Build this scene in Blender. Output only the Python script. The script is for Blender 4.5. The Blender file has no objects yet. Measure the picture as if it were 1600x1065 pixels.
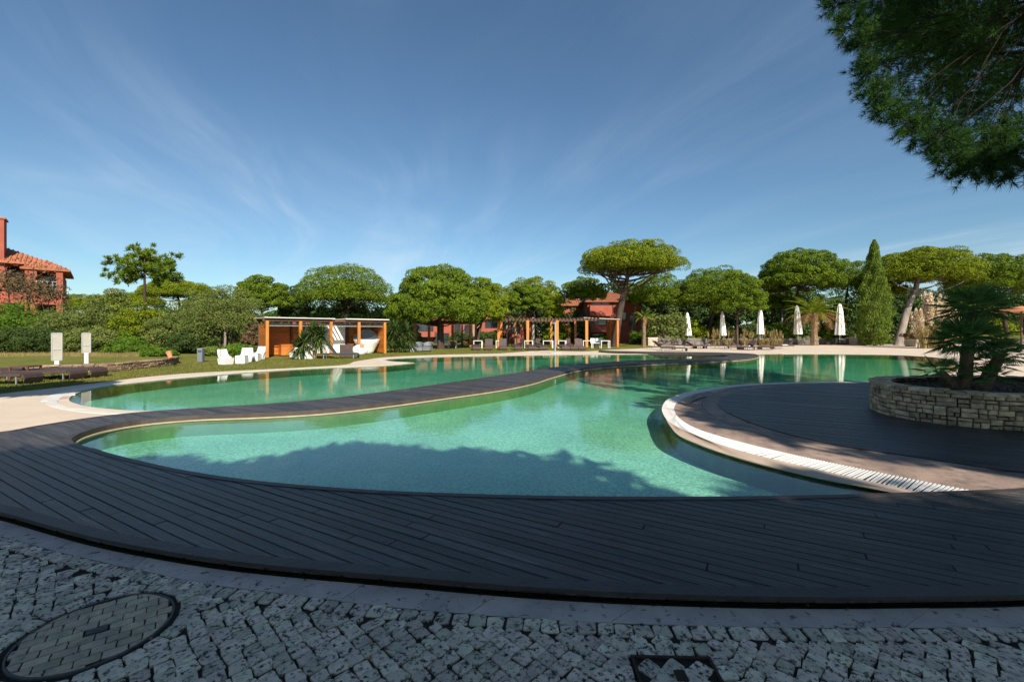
import bpy, math, random
import numpy as np
from mathutils import Vector
from mathutils.geometry import tessellate_polygon

SC = bpy.context.scene
COL = SC.collection
R = math.radians
rnd = random.Random(7)
NR = np.random.RandomState(11)

# ------------------------------------------------------------------ camera
EYE, FOC, HOR = 1.6, 690.0, 518.0
cam_d = bpy.data.cameras.new('camera')
cam = bpy.data.objects.new('camera', cam_d); COL.objects.link(cam)
cam.location = (0, 0, EYE); cam.rotation_euler = (R(90), 0, 0)
cam_d.sensor_width = 36.0; cam_d.lens = 36.0 * FOC / 1600.0
cam_d.shift_y = -(532.5 - HOR) / 1600.0
cam_d.clip_start = 0.05; cam_d.clip_end = 2000
SC.camera = cam

# ------------------------------------------------------------------ sky, sun, exposure
SUN_EL, SUN_AZ = 34.0, 21.0      # the sun stands behind the camera, 21 degrees to the right
w = bpy.data.worlds.new('World'); SC.world = w; w.use_nodes = True
nt = w.node_tree; nt.nodes.clear()
def wn(t, **k):
    n = nt.nodes.new(t)
    for a, b in k.items(): setattr(n, a, b)
    return n
out = wn('ShaderNodeOutputWorld'); bg = wn('ShaderNodeBackground'); bg.inputs[1].default_value = 0.070
sky = wn('ShaderNodeTexSky', sky_type='NISHITA'); sky.sun_disc = False
sky.sun_elevation = R(SUN_EL); sky.sun_rotation = R(180 - SUN_AZ)
sky.air_density = 1.0; sky.dust_density = 0.35; sky.ozone_density = 1.5
tc = wn('ShaderNodeTexCoord'); sep = wn('ShaderNodeSeparateXYZ'); nt.links.new(tc.outputs['Generated'], sep.inputs[0])
def wm(op, a, b=None, clamp=False):
    n = wn('ShaderNodeMath', operation=op); n.use_clamp = clamp
    for i, v in enumerate((a, b)):
        if v is None: continue
        if isinstance(v, (int, float)): n.inputs[i].default_value = v
        else: nt.links.new(v, n.inputs[i])
    return n.outputs[0]
CLX, CLY = 7.7, 2.0
zc = wm('ADD', wm('MAXIMUM', sep.outputs[2], 0.0), 0.10)
u_ = wm('DIVIDE', sep.outputs[0], zc); v_ = wm('DIVIDE', sep.outputs[1], zc)
CA = R(24)      # the cirrus runs towards a point left of the middle of the horizon
ur = wm('ADD', wm('MULTIPLY', u_, math.cos(CA)), wm('MULTIPLY', v_, math.sin(CA))); vr = wm('SUBTRACT', wm('MULTIPLY', v_, math.cos(CA)), wm('MULTIPLY', u_, math.sin(CA)))
comb = wn('ShaderNodeCombineXYZ'); nt.links.new(wm('ADD', ur, CLX), comb.inputs[0]); nt.links.new(wm('MULTIPLY', wm('ADD', vr, CLY), 0.42), comb.inputs[1])
# wisps: wide soft veils, finer streaks drawn out along them, bent by a slow warp
warp = wn('ShaderNodeTexNoise'); warp.inputs['Scale'].default_value = 0.55; warp.inputs['Detail'].default_value = 2
nt.links.new(comb.outputs[0], warp.inputs['Vector'])
wv = wn('ShaderNodeVectorMath', operation='MULTIPLY_ADD'); wv.inputs[1].default_value = (2.4, 1.6, 0)
nt.links.new(warp.outputs['Color'], wv.inputs[0]); nt.links.new(comb.outputs[0], wv.inputs[2])
n1 = wn('ShaderNodeTexNoise'); n1.inputs['Scale'].default_value = 0.62; n1.inputs['Detail'].default_value = 5; n1.inputs['Roughness'].default_value = 0.55
nt.links.new(wv.outputs[0], n1.inputs['Vector'])
st = wn('ShaderNodeVectorMath', operation='MULTIPLY'); st.inputs[1].default_value = (2.2, 0.8, 1)
nt.links.new(wv.outputs[0], st.inputs[0])
n2 = wn('ShaderNodeTexNoise'); n2.inputs['Scale'].default_value = 1.1; n2.inputs['Detail'].default_value = 9; n2.inputs['Roughness'].default_value = 0.62
nt.links.new(st.outputs[0], n2.inputs['Vector'])
mr1 = wn('ShaderNodeMapRange', interpolation_type='SMOOTHSTEP'); nt.links.new(n1.outputs[0], mr1.inputs[0])
mr1.inputs[1].default_value = 0.42; mr1.inputs[2].default_value = 0.74
mr2 = wn('ShaderNodeMapRange', interpolation_type='SMOOTHSTEP'); nt.links.new(n2.outputs[0], mr2.inputs[0])
mr2.inputs[1].default_value = 0.36; mr2.inputs[2].default_value = 0.78
cl = wm('ADD', wm('MULTIPLY', mr1.outputs[0], wm('ADD', wm('MULTIPLY', mr2.outputs[0], 0.80), 0.16)), wm('MULTIPLY', mr2.outputs[0], 0.10))
hz = wm('SUBTRACT', 1.0, wm('DIVIDE', wm('MAXIMUM', sep.outputs[2], 0.0), 0.46), True)      # thicker low down, where one looks along the veil
cl = wm('MULTIPLY', cl, wm('ADD', wm('MULTIPLY', hz, 1.0), 0.17))
mx = wn('ShaderNodeMix', data_type='RGBA'); nt.links.new(cl, mx.inputs['Factor'])
tint = wn('ShaderNodeMix', data_type='RGBA', blend_type='MULTIPLY'); tint.inputs['Factor'].default_value = 1.0
nt.links.new(sky.outputs[0], tint.inputs[6]); tint.inputs[7].default_value = (0.72, 0.92, 1.0, 1)
nt.links.new(tint.outputs[2], mx.inputs[6]); mx.inputs[7].default_value = (6.3, 7.3, 8.4, 1)
nt.links.new(mx.outputs[2], bg.inputs[0]); nt.links.new(bg.outputs[0], out.inputs[0])

sd = bpy.data.lights.new('sun', 'SUN'); sd.energy = 5.0; sd.angle = R(0.53); sd.color = (1.0, 0.93, 0.82)
sun = bpy.data.objects.new('sun', sd); COL.objects.link(sun)
to_sun = Vector((math.sin(R(SUN_AZ)) * math.cos(R(SUN_EL)), -math.cos(R(SUN_AZ)) * math.cos(R(SUN_EL)), math.sin(R(SUN_EL))))
sun.rotation_euler = to_sun.to_track_quat('Z', 'Y').to_euler(); sun.location = to_sun * 60
SC.view_settings.view_transform = 'Standard'; SC.view_settings.look = 'None'
SC.view_settings.exposure = 0.72; SC.view_settings.gamma = 1.0; SC.view_settings.use_curve_mapping = False
SC.render.engine = 'CYCLES'
SC.cycles.max_bounces = 8; SC.cycles.transparent_max_bounces = 12; SC.cycles.diffuse_bounces = 3

# ------------------------------------------------------------------ plan helpers
def P(px, py, z=0.0):
    """plan position (x, y) of a point of height z surveyed from the photograph"""
    s = (EYE - z) / (py - HOR)
    return ((px - 800.0) * s, FOC * s)
def at(px, y): return (px - 800.0) / FOC * y
def zat(py, y): return EYE + (HOR - py) / FOC * y
def Pl(pts, z=0.0): return [P(a, b, z) for a, b in pts]
def cr(pts, n=5, closed=False):
    """Catmull-Rom smoothing of a plan polyline"""
    out = []; N = len(pts)
    rng = range(N) if closed else range(N - 1)
    for i in rng:
        g = lambda k: np.array(pts[k % N] if closed else pts[min(max(k, 0), N - 1)], float)
        p0, p1, p2, p3 = g(i - 1), g(i), g(i + 1), g(i + 2)
        # centripetal
        d1 = max(np.linalg.norm(p1 - p0), 1e-4) ** .5; d2 = max(np.linalg.norm(p2 - p1), 1e-4) ** .5; d3 = max(np.linalg.norm(p3 - p2), 1e-4) ** .5
        m1 = (p2 - p1) if d1 < .02 else (p1 - p0) / d1 * d2 - (p2 - p0) / (d1 + d2) * d2 + (p2 - p1)
        m2 = (p2 - p1) if d3 < .02 else (p2 - p1) - (p3 - p1) / (d2 + d3) * d2 + (p3 - p2) / d3 * d2
        for k in range(n):
            t = k / n; t2 = t * t; t3 = t2 * t
            out.append(tuple((2 * t3 - 3 * t2 + 1) * p1 + (t3 - 2 * t2 + t) * m1 + (-2 * t3 + 3 * t2) * p2 + (t3 - t2) * m2))
    if not closed: out.append(tuple(pts[-1]))
    return out
def resample(poly, n):
    p = np.array(poly, float); d = np.r_[0, np.cumsum(np.linalg.norm(np.diff(p, axis=0), axis=1))]
    t = np.linspace(0, d[-1], n)
    return [(float(np.interp(a, d, p[:, 0])), float(np.interp(a, d, p[:, 1]))) for a in t]
def plen(poly):
    p = np.array(poly, float); return float(np.linalg.norm(np.diff(p, axis=0), axis=1).sum())
def offset(poly, d):
    p = np.array(poly, float); t = np.gradient(p, axis=0); t /= np.maximum(np.linalg.norm(t, axis=1, keepdims=True), 1e-9)
    n = np.c_[-t[:, 1], t[:, 0]]
    return [tuple(a) for a in p + n * d]
def inside(poly, x, y):
    c = False; j = len(poly) - 1
    for i in range(len(poly)):
        xi, yi = poly[i]; xj, yj = poly[j]
        if (yi > y) != (yj > y) and x < (xj - xi) * (y - yi) / (yj - yi) + xi: c = not c
        j = i
    return c

# ------------------------------------------------------------------ materials
def mat(name, col, rough=0.7, spec=0.3, col2=None, scale=3.0, detail=6, bump=0.0, bscale=None, ramp=(0.35, 0.65), island=0.0, metallic=0.0, objrand=0.0,
        wear=None, wscale=8.0, wramp=(0.55, 0.62), stretch=None, coords='Object', warp=None, w4=False, wstr=False):
    m = bpy.data.materials.new(name); m.use_nodes = True; t = m.node_tree; N = t.nodes; L = t.links
    b = N['Principled BSDF']; b.inputs['Roughness'].default_value = rough; b.inputs['Specular IOR Level'].default_value = spec; b.inputs['Metallic'].default_value = metallic
    tcn = N.new('ShaderNodeTexCoord'); vec = tcn.outputs[coords]
    if stretch:
        mp = N.new('ShaderNodeMapping'); mp.inputs['Scale'].default_value = stretch[:3]
        if len(stretch) > 3:
            ro = N.new('ShaderNodeMapping'); ro.inputs['Rotation'].default_value = (0, 0, stretch[3]); L.new(vec, ro.inputs[0]); vec = ro.outputs[0]
        L.new(vec, mp.inputs[0]); vec = mp.outputs[0]
    def noise(sc, de=detail, ro=0.6, v=None):
        n = N.new('ShaderNodeTexNoise'); n.inputs['Scale'].default_value = sc; n.inputs['Detail'].default_value = de; n.inputs['Roughness'].default_value = ro
        L.new(v or vec, n.inputs['Vector'])
        if w4:
            n.noise_dimensions = '4D'; o4 = N.new('ShaderNodeObjectInfo'); m4 = N.new('ShaderNodeMath'); m4.operation = 'MULTIPLY'; m4.inputs[1].default_value = 40; L.new(o4.outputs['Random'], m4.inputs[0]); L.new(m4.outputs[0], n.inputs['W'])
        return n
    cur = None
    if col2 is not None:
        n = noise(scale); r = N.new('ShaderNodeMapRange'); r.inputs[1].default_value = ramp[0]; r.inputs[2].default_value = ramp[1]; L.new(n.outputs[0], r.inputs[0])
        x = N.new('ShaderNodeMix'); x.data_type = 'RGBA'; x.inputs[6].default_value = (*col, 1); x.inputs[7].default_value = (*col2, 1); L.new(r.outputs[0], x.inputs[0]); cur = x.outputs[2]
    else:
        c = N.new('ShaderNodeRGB'); c.outputs[0].default_value = (*col, 1); cur = c.outputs[0]
    if island or objrand:
        ge = N.new('ShaderNodeNewGeometry'); oi = N.new('ShaderNodeObjectInfo')
        ad = N.new('ShaderNodeMath'); ad.operation = 'ADD'; L.new(ge.outputs['Random Per Island'], ad.inputs[0]); L.new(oi.outputs['Random'], ad.inputs[1])
        fr = N.new('ShaderNodeMath'); fr.operation = 'FRACT'; L.new(ad.outputs[0], fr.inputs[0])
        a = max(island, objrand)
        r = N.new('ShaderNodeMapRange'); r.inputs[3].default_value = 1 - a; r.inputs[4].default_value = 1 + a; L.new(fr.outputs[0], r.inputs[0])
        h = N.new('ShaderNodeHueSaturation'); L.new(cur, h.inputs['Color']); L.new(r.outputs[0], h.inputs['Value'])
        if warp:   # hue wander between pieces
            r2 = N.new('ShaderNodeMapRange'); r2.inputs[3].default_value = .5 - warp; r2.inputs[4].default_value = .5 + warp
            m7 = N.new('ShaderNodeMath'); m7.operation = 'MULTIPLY'; m7.inputs[1].default_value = 7.31; L.new(ad.outputs[0], m7.inputs[0])
            f7 = N.new('ShaderNodeMath'); f7.operation = 'FRACT'; L.new(m7.outputs[0], f7.inputs[0]); L.new(f7.outputs[0], r2.inputs[0]); L.new(r2.outputs[0], h.inputs['Hue'])
        cur = h.outputs[0]
    if wear is not None:
        n = noise(wscale, 8, 0.7, vec if wstr else tcn.outputs[coords]); r = N.new('ShaderNodeMapRange'); r.inputs[1].default_value = wramp[0]; r.inputs[2].default_value = wramp[1]; L.new(n.outputs[0], r.inputs[0])
        x = N.new('ShaderNodeMix'); x.data_type = 'RGBA'; x.inputs[7].default_value = (*wear, 1); L.new(r.outputs[0], x.inputs[0]); L.new(cur, x.inputs[6]); cur = x.outputs[2]
    L.new(cur, b.inputs['Base Color'])
    if bump:
        n = noise(bscale or scale * 6, 6, 0.65); bp = N.new('ShaderNodeBump'); bp.inputs['Strength'].default_value = bump; bp.inputs['Distance'].default_value = 0.02
        L.new(n.outputs[0], bp.inputs['Height']); L.new(bp.outputs[0], b.inputs['Normal'])
    return m
def leafmat(name, a, b, scale=0.9, trans=0.30, vary=0.35, tip=None):
    m = bpy.data.materials.new(name); m.use_nodes = True; t = m.node_tree; N = t.nodes; L = t.links; N.clear()
    o = N.new('ShaderNodeOutputMaterial'); tcn = N.new('ShaderNodeTexCoord')
    n = N.new('ShaderNodeTexNoise'); n.inputs['Scale'].default_value = scale; n.inputs['Detail'].default_value = 3; L.new(tcn.outputs['Object'], n.inputs['Vector'])
    r = N.new('ShaderNodeMapRange'); r.inputs[1].default_value = .35; r.inputs[2].default_value = .65; L.new(n.outputs[0], r.inputs[0])
    x = N.new('ShaderNodeMix'); x.data_type = 'RGBA'; x.inputs[6].default_value = (*a, 1); x.inputs[7].default_value = (*b, 1); L.new(r.outputs[0], x.inputs[0])
    ge = N.new('ShaderNodeNewGeometry'); v = N.new('ShaderNodeMapRange'); v.inputs[3].default_value = 1 - vary; v.inputs[4].default_value = 1 + vary; L.new(ge.outputs['Random Per Island'], v.inputs[0])
    h = N.new('ShaderNodeHueSaturation'); L.new(x.outputs[2], h.inputs['Color']); L.new(v.outputs[0], h.inputs['Value']); cur = h.outputs[0]
    if tip is not None:
        at_ = N.new('ShaderNodeAttribute'); at_.attribute_name = 'tip'; y = N.new('ShaderNodeMix'); y.data_type = 'RGBA'; y.inputs[7].default_value = (*tip, 1)
        L.new(at_.outputs['Fac'], y.inputs[0]); L.new(cur, y.inputs[6]); cur = y.outputs[2]
    d = N.new('ShaderNodeBsdfPrincipled'); d.inputs['Roughness'].default_value = .7; d.inputs['Specular IOR Level'].default_value = .08; L.new(cur, d.inputs['Base Color'])
    tr = N.new('ShaderNodeBsdfTranslucent'); L.new(cur, tr.inputs[0])
    ms = N.new('ShaderNodeMixShader'); ms.inputs[0].default_value = trans; L.new(d.outputs[0], ms.inputs[1]); L.new(tr.outputs[0], ms.inputs[2]); L.new(ms.outputs[0], o.inputs[0])
    return m
A30 = R(30)
M = {}
M['lawn'] = mat('lawn', (.12, .145, .022), .9, .1, (.20, .165, .045), .45, 8, 1.0, 60, (.38, .66), wear=(.07, .095, .02), wscale=1.6, wramp=(.5, .7))
M['paving'] = mat('paving_stone', (.62, .50, .38), .8, .2, (.52, .42, .33), .9, 8, .35, 40, wear=(.42, .34, .27), wscale=9, wramp=(.58, .75))
M['white_stone'] = mat('white_stone', (.66, .62, .56), .6, .3, (.56, .52, .46), 1.6, 6, .15, 60, island=.05)
M['tan_stone'] = mat('tan_stone', (.56, .42, .31), .7, .3, (.46, .35, .27), 2.2, 8, .3, 60, island=.07)
M['cream_stone'] = mat('cream_stone', (.40, .33, .21), .7, .3, (.30, .25, .15), 4, 6, .2, 40)
M['pink_stone'] = mat('pink_stone', (.36, .255, .195), .72, .3, (.22, .16, .13), 2.6, 9, .4, 50, (.36, .64), island=.12, wear=(.10, .078, .068), wscale=5, wramp=(.50, .72))
M['band_stone'] = mat('band_stone', (.66, .51, .43), .75, .3, (.48, .38, .33), 3.2, 9, .5, 60, (.36, .64), island=.07, wear=(.05, .045, .042), wscale=14, wramp=(.57, .66))
M['joint'] = mat('joint_sand', (.032, .029, .024), .95, .1, (.075, .066, .05), 12, 6, 1.0, 80)
M['cobble'] = mat('cobble', (.80, .62, .45), .7, .3, (.54, .43, .33), 1.2, 6, .35, 9, island=.24, warp=.02, wear=(.030, .027, .025), wscale=3.2, wramp=(.515, .60), w4=True)
M['cobble_field'] = mat('cobble_field', (.80, .62, .45), .7, .3, (.54, .43, .33), 12, 6, .35, 90, island=.24, warp=.02, wear=(.030, .027, .025), wscale=36, wramp=(.515, .60))
M['ochre_cobble'] = mat('ochre_cobble', (.60, .43, .27), .7, .3, (.38, .30, .22), 14, 6, .3, 90, island=.2, warp=.012, wear=(.06, .05, .04), wscale=34, wramp=(.58, .68))
M['plank'] = mat('deck_plank', (.060, .050, .046), .40, .45, (.024, .022, .022), 2.2, 8, .55, 16, (.32, .68), island=.42, warp=.012, stretch=(.35, 6, 1, A30), wear=(.19, .165, .15), wscale=5, wramp=(.54, .84), wstr=True)
M['deck_trim'] = mat('deck_trim', (.062, .045, .037), .5, .4, (.038, .029, .026), 5, 8, .4, 30, island=.1)
M['under_deck_shade'] = mat('under_deck_shade', (.008, .007, .006), .9, .1)  # near-black: the shade below the boards is put into the colour
M['basin'] = None
def glassy_water():
    m = bpy.data.materials.new('pool_water'); m.use_nodes = True; t = m.node_tree; N = t.nodes; L = t.links; N.clear()
    o = N.new('ShaderNodeOutputMaterial'); tcn = N.new('ShaderNodeTexCoord')
    def nz(sc, de, st=(1, 1, 1)):
        mp = N.new('ShaderNodeMapping'); mp.inputs['Scale'].default_value = st; L.new(tcn.outputs['Object'], mp.inputs[0])
        n = N.new('ShaderNodeTexNoise'); n.inputs['Scale'].default_value = sc; n.inputs['Detail'].default_value = de; n.inputs['Roughness'].default_value = .5; L.new(mp.outputs[0], n.inputs['Vector']); return n.outputs[0]
    b1 = N.new('ShaderNodeBump'); b1.inputs['Strength'].default_value = 1; b1.inputs['Distance'].default_value = WAVE1; L.new(nz(2.4, 2, (.8, 1.2, 1)), b1.inputs['Height'])
    b2 = N.new('ShaderNodeBump'); b2.inputs['Strength'].default_value = 1; b2.inputs['Distance'].default_value = WAVE2; L.new(nz(9, 3, (.8, 1.25, 1)), b2.inputs['Height']); L.new(b1.outputs[0], b2.inputs['Normal'])
    f = N.new('ShaderNodeFresnel'); f.inputs[0].default_value = 1.42; L.new(b2.outputs[0], f.inputs['Normal'])
    ge = N.new('ShaderNodeNewGeometry'); inv = N.new('ShaderNodeMath'); inv.operation = 'SUBTRACT'; inv.inputs[0].default_value = 1; L.new(ge.outputs['Backfacing'], inv.inputs[1])
    mu = N.new('ShaderNodeMath'); mu.operation = 'MULTIPLY'; L.new(f.outputs[0], mu.inputs[0]); L.new(inv.outputs[0], mu.inputs[1])
    g = N.new('ShaderNodeBsdfGlossy'); g.inputs['Roughness'].default_value = .0; L.new(b2.outputs[0], g.inputs['Normal'])
    tr = N.new('ShaderNodeBsdfTransparent')
    ms = N.new('ShaderNodeMixShader'); L.new(mu.outputs[0], ms.inputs[0]); L.new(tr.outputs[0], ms.inputs[1]); L.new(g.outputs[0], ms.inputs[2]); L.new(ms.outputs[0], o.inputs[0])
    va = N.new('ShaderNodeVolumeAbsorption'); va.inputs['Color'].default_value = WCOL; va.inputs['Density'].default_value = WDEN; L.new(va.outputs[0], o.inputs['Volume'])
    return m
WAVE1, WAVE2, WCOL, WDEN = 0.0016, 0.0010, (0.0, 0.81, 0.59, 1), 0.34
M['water'] = glassy_water()
def basin_mat():
    m = mat('caustic_mosaic', (.29, .51, .37), .6, .2, (.22, .415, .30), .7, 4, 0)
    t = m.node_tree; N = t.nodes; L = t.links; b = N['Principled BSDF']; src = b.inputs['Base Color'].links[0].from_socket
    tcn = [n for n in N if n.type == 'TEX_COORD'][0]
    v = N.new('ShaderNodeTexVoronoi'); v.inputs['Scale'].default_value = 40; v.inputs['Randomness'].default_value = .4; L.new(tcn.outputs['Object'], v.inputs['Vector'])  # tile-to-tile brightness paints the water's caustic glitter into the floor colour
    s = N.new('ShaderNodeSeparateColor'); L.new(v.outputs['Color'], s.inputs[0])
    r = N.new('ShaderNodeMapRange'); r.inputs[3].default_value = .68; r.inputs[4].default_value = 1.30; L.new(s.outputs[0], r.inputs[0])
    h = N.new('ShaderNodeHueSaturation'); L.new(src, h.inputs['Color']); L.new(r.outputs[0], h.inputs['Value']); L.new(h.outputs[0], b.inputs['Base Color'])
    return m
M['basin'] = basin_mat()
M['pool_wall'] = mat('pool_wall_tile', (.10, .19, .08), .6, .2, (.08, .15, .07), 3, 5)
M['bark'] = mat('bark', (.085, .058, .045), .9, .1, (.040, .028, .022), 3, 6, 1.2, 9, stretch=(1, 1, .3), island=.1)
M['pale_bark'] = mat('pale_bark', (.30, .25, .21), .9, .1, (.17, .14, .12), 3, 6, 1.0, 10, stretch=(1, 1, .3))
M['near_bark'] = mat('near_bark', (.030, .023, .019), .9, .1, (.018, .014, .012), 3, 6, 1.2, 9)
M['palm_bark'] = mat('palm_bark', (.26, .18, .11), .9, .1, (.10, .07, .045), 7, 6, 1.5, 12)
M['pine'] = leafmat('pine_needles', (.125, .175, .011), (.072, .118, .011), trans=.14)
M['pine_yellow'] = leafmat('yellow_pine_needles', (.170, .200, .010), (.105, .148, .010), trans=.14)
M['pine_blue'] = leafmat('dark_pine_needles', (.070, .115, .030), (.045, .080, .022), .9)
M['near_pine'] = leafmat('near_pine_needles', (.052, .115, .022), (.030, .072, .018), 1.2, .25)
M['olive'] = leafmat('grey_green_leaves', (.165, .190, .050), (.105, .145, .032))
M['hedge'] = leafmat('hedge_leaves', (.110, .19, .018), (.068, .13, .014), 1.2)
M['lime'] = leafmat('lime_leaves', (.17, .22, .035), (.09, .14, .025), 1.4)
M['dark_leaf'] = leafmat('dark_leaves', (.070, .105, .026), (.045, .072, .019), 1.0)
M['cypress'] = leafmat('cypress_leaves', (.20, .27, .040), (.13, .19, .030), 1.8, .4)
M['palm'] = leafmat('palm_leaves', (.085, .13, .030), (.050, .085, .022), 1.5)
M['fan_palm'] = leafmat('fan_palm_leaves', (.145, .26, .07), (.09, .18, .05), 2.5, .3)
M['dry_palm'] = leafmat('dry_palm_leaves', (.34, .19, .07), (.20, .12, .05), 1.5)
M['dry_grass'] = leafmat('dry_grass', (.40, .30, .13), (.25, .19, .08), 1.5)
M['plume'] = leafmat('plume', (.78, .64, .46), (.62, .48, .32), 1.5, .35, .2)
M['twig'] = leafmat('russet_leaves', (.17, .105, .055), (.10, .085, .04), 1.2)
M['grass_blade'] = leafmat('grass_blades', (.115, .14, .022), (.19, .16, .045), .8)
M['orange_wood'] = mat('orange_wood', (.52, .165, .028), .5, .35, (.36, .10, .018), 2.5, 6, .3, 20, stretch=(.5, .5, 4), island=.14)
M['post_wood'] = mat('post_wood', (.52, .20, .036), .5, .35, (.38, .135, .026), 2.5, 6, .3, 20, stretch=(3, 3, .4), island=.08)
M['brown_wood'] = mat('brown_wood', (.13, .062, .038), .6, .3, (.08, .04, .027), 3, 6, .3, 20, island=.12)
M['stucco'] = mat('red_stucco', (.35, .100, .064), .85, .15, (.28, .078, .050), 1.2, 6, .3, 40)
M['roof_tile'] = mat('roof_tile', (.36, .13, .065), .8, .2, (.25, .09, .048), 3, 6, .3, 30, island=.22)
M['dark_glass'] = mat('dark_glass', (.03, .04, .05), .08, .6)
M['white'] = mat('white_paint', (.66, .65, .63), .4, .4, (.60, .59, .57), 2, 4)
M['fabric_white'] = mat('white_canvas', (.80, .78, .72), .85, .1, (.72, .70, .64), 3, 5, .2, 30)
M['curtain'] = mat('curtain', (.72, .68, .62), .85, .1, (.64, .60, .55), 3, 5)
M['wicker'] = mat('brown_wicker', (.085, .052, .042), .6, .35, (.050, .032, .028), 14, 4, .8, 60, island=.1)
M['grey_wicker'] = mat('grey_wicker', (.20, .21, .21), .6, .35, (.12, .13, .135), 14, 4, .8, 60)
M['dark_frame'] = mat('dark_frame', (.03, .026, .026), .5, .4)
M['cushion'] = mat('cushion', (.74, .66, .60), .9, .1)
M['navy'] = mat('dark_fabric', (.060, .075, .095), .75, .2)
M['metal'] = mat('steel', (.55, .56, .57), .35, .5, metallic=.8)
M['board'] = mat('board_back', (.36, .34, .28), .7, .2, (.31, .29, .24), 3, 6, .1, 30)
M['grey_bin'] = mat('grey_bin', (.13, .15, .17), .5, .4)
M['rubble'] = mat('rubble_stone', (.33, .22, .14), .9, .15, (.20, .135, .09), 3, 6, .8, 20, island=.3, warp=.02)
M['planter_stone'] = mat('planter_stone', (.62, .44, .27), .85, .2, (.34, .25, .155), 9, 7, .9, 40, (.38, .62), island=.38, warp=.010, wear=(.05, .046, .038), wscale=16, wramp=(.60, .72))
M['pale_rubble'] = mat('pale_rubble', (.55, .45, .34), .9, .15, (.38, .31, .24), 3, 6, .6, 20, island=.2)
M['grey_rubble'] = mat('grey_rubble', (.21, .185, .165), .9, .15, (.12, .105, .095), 3, 6, .6, 20, island=.3)
M['soil'] = mat('soil', (.055, .042, .032), .95, .1, (.10, .08, .06), 14, 6, 1.5, 50)
M['iron'] = mat('cast_iron', (.07, .068, .066), .7, .4, (.10, .095, .088), 20, 5, .5, 60)
M['rust'] = mat('rusty_iron', (.06, .030, .018), .8, .3, (.028, .018, .014), 18, 6, .8, 60)
M['terracotta'] = mat('terracotta', (.50, .20, .10), .8, .2)

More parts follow.
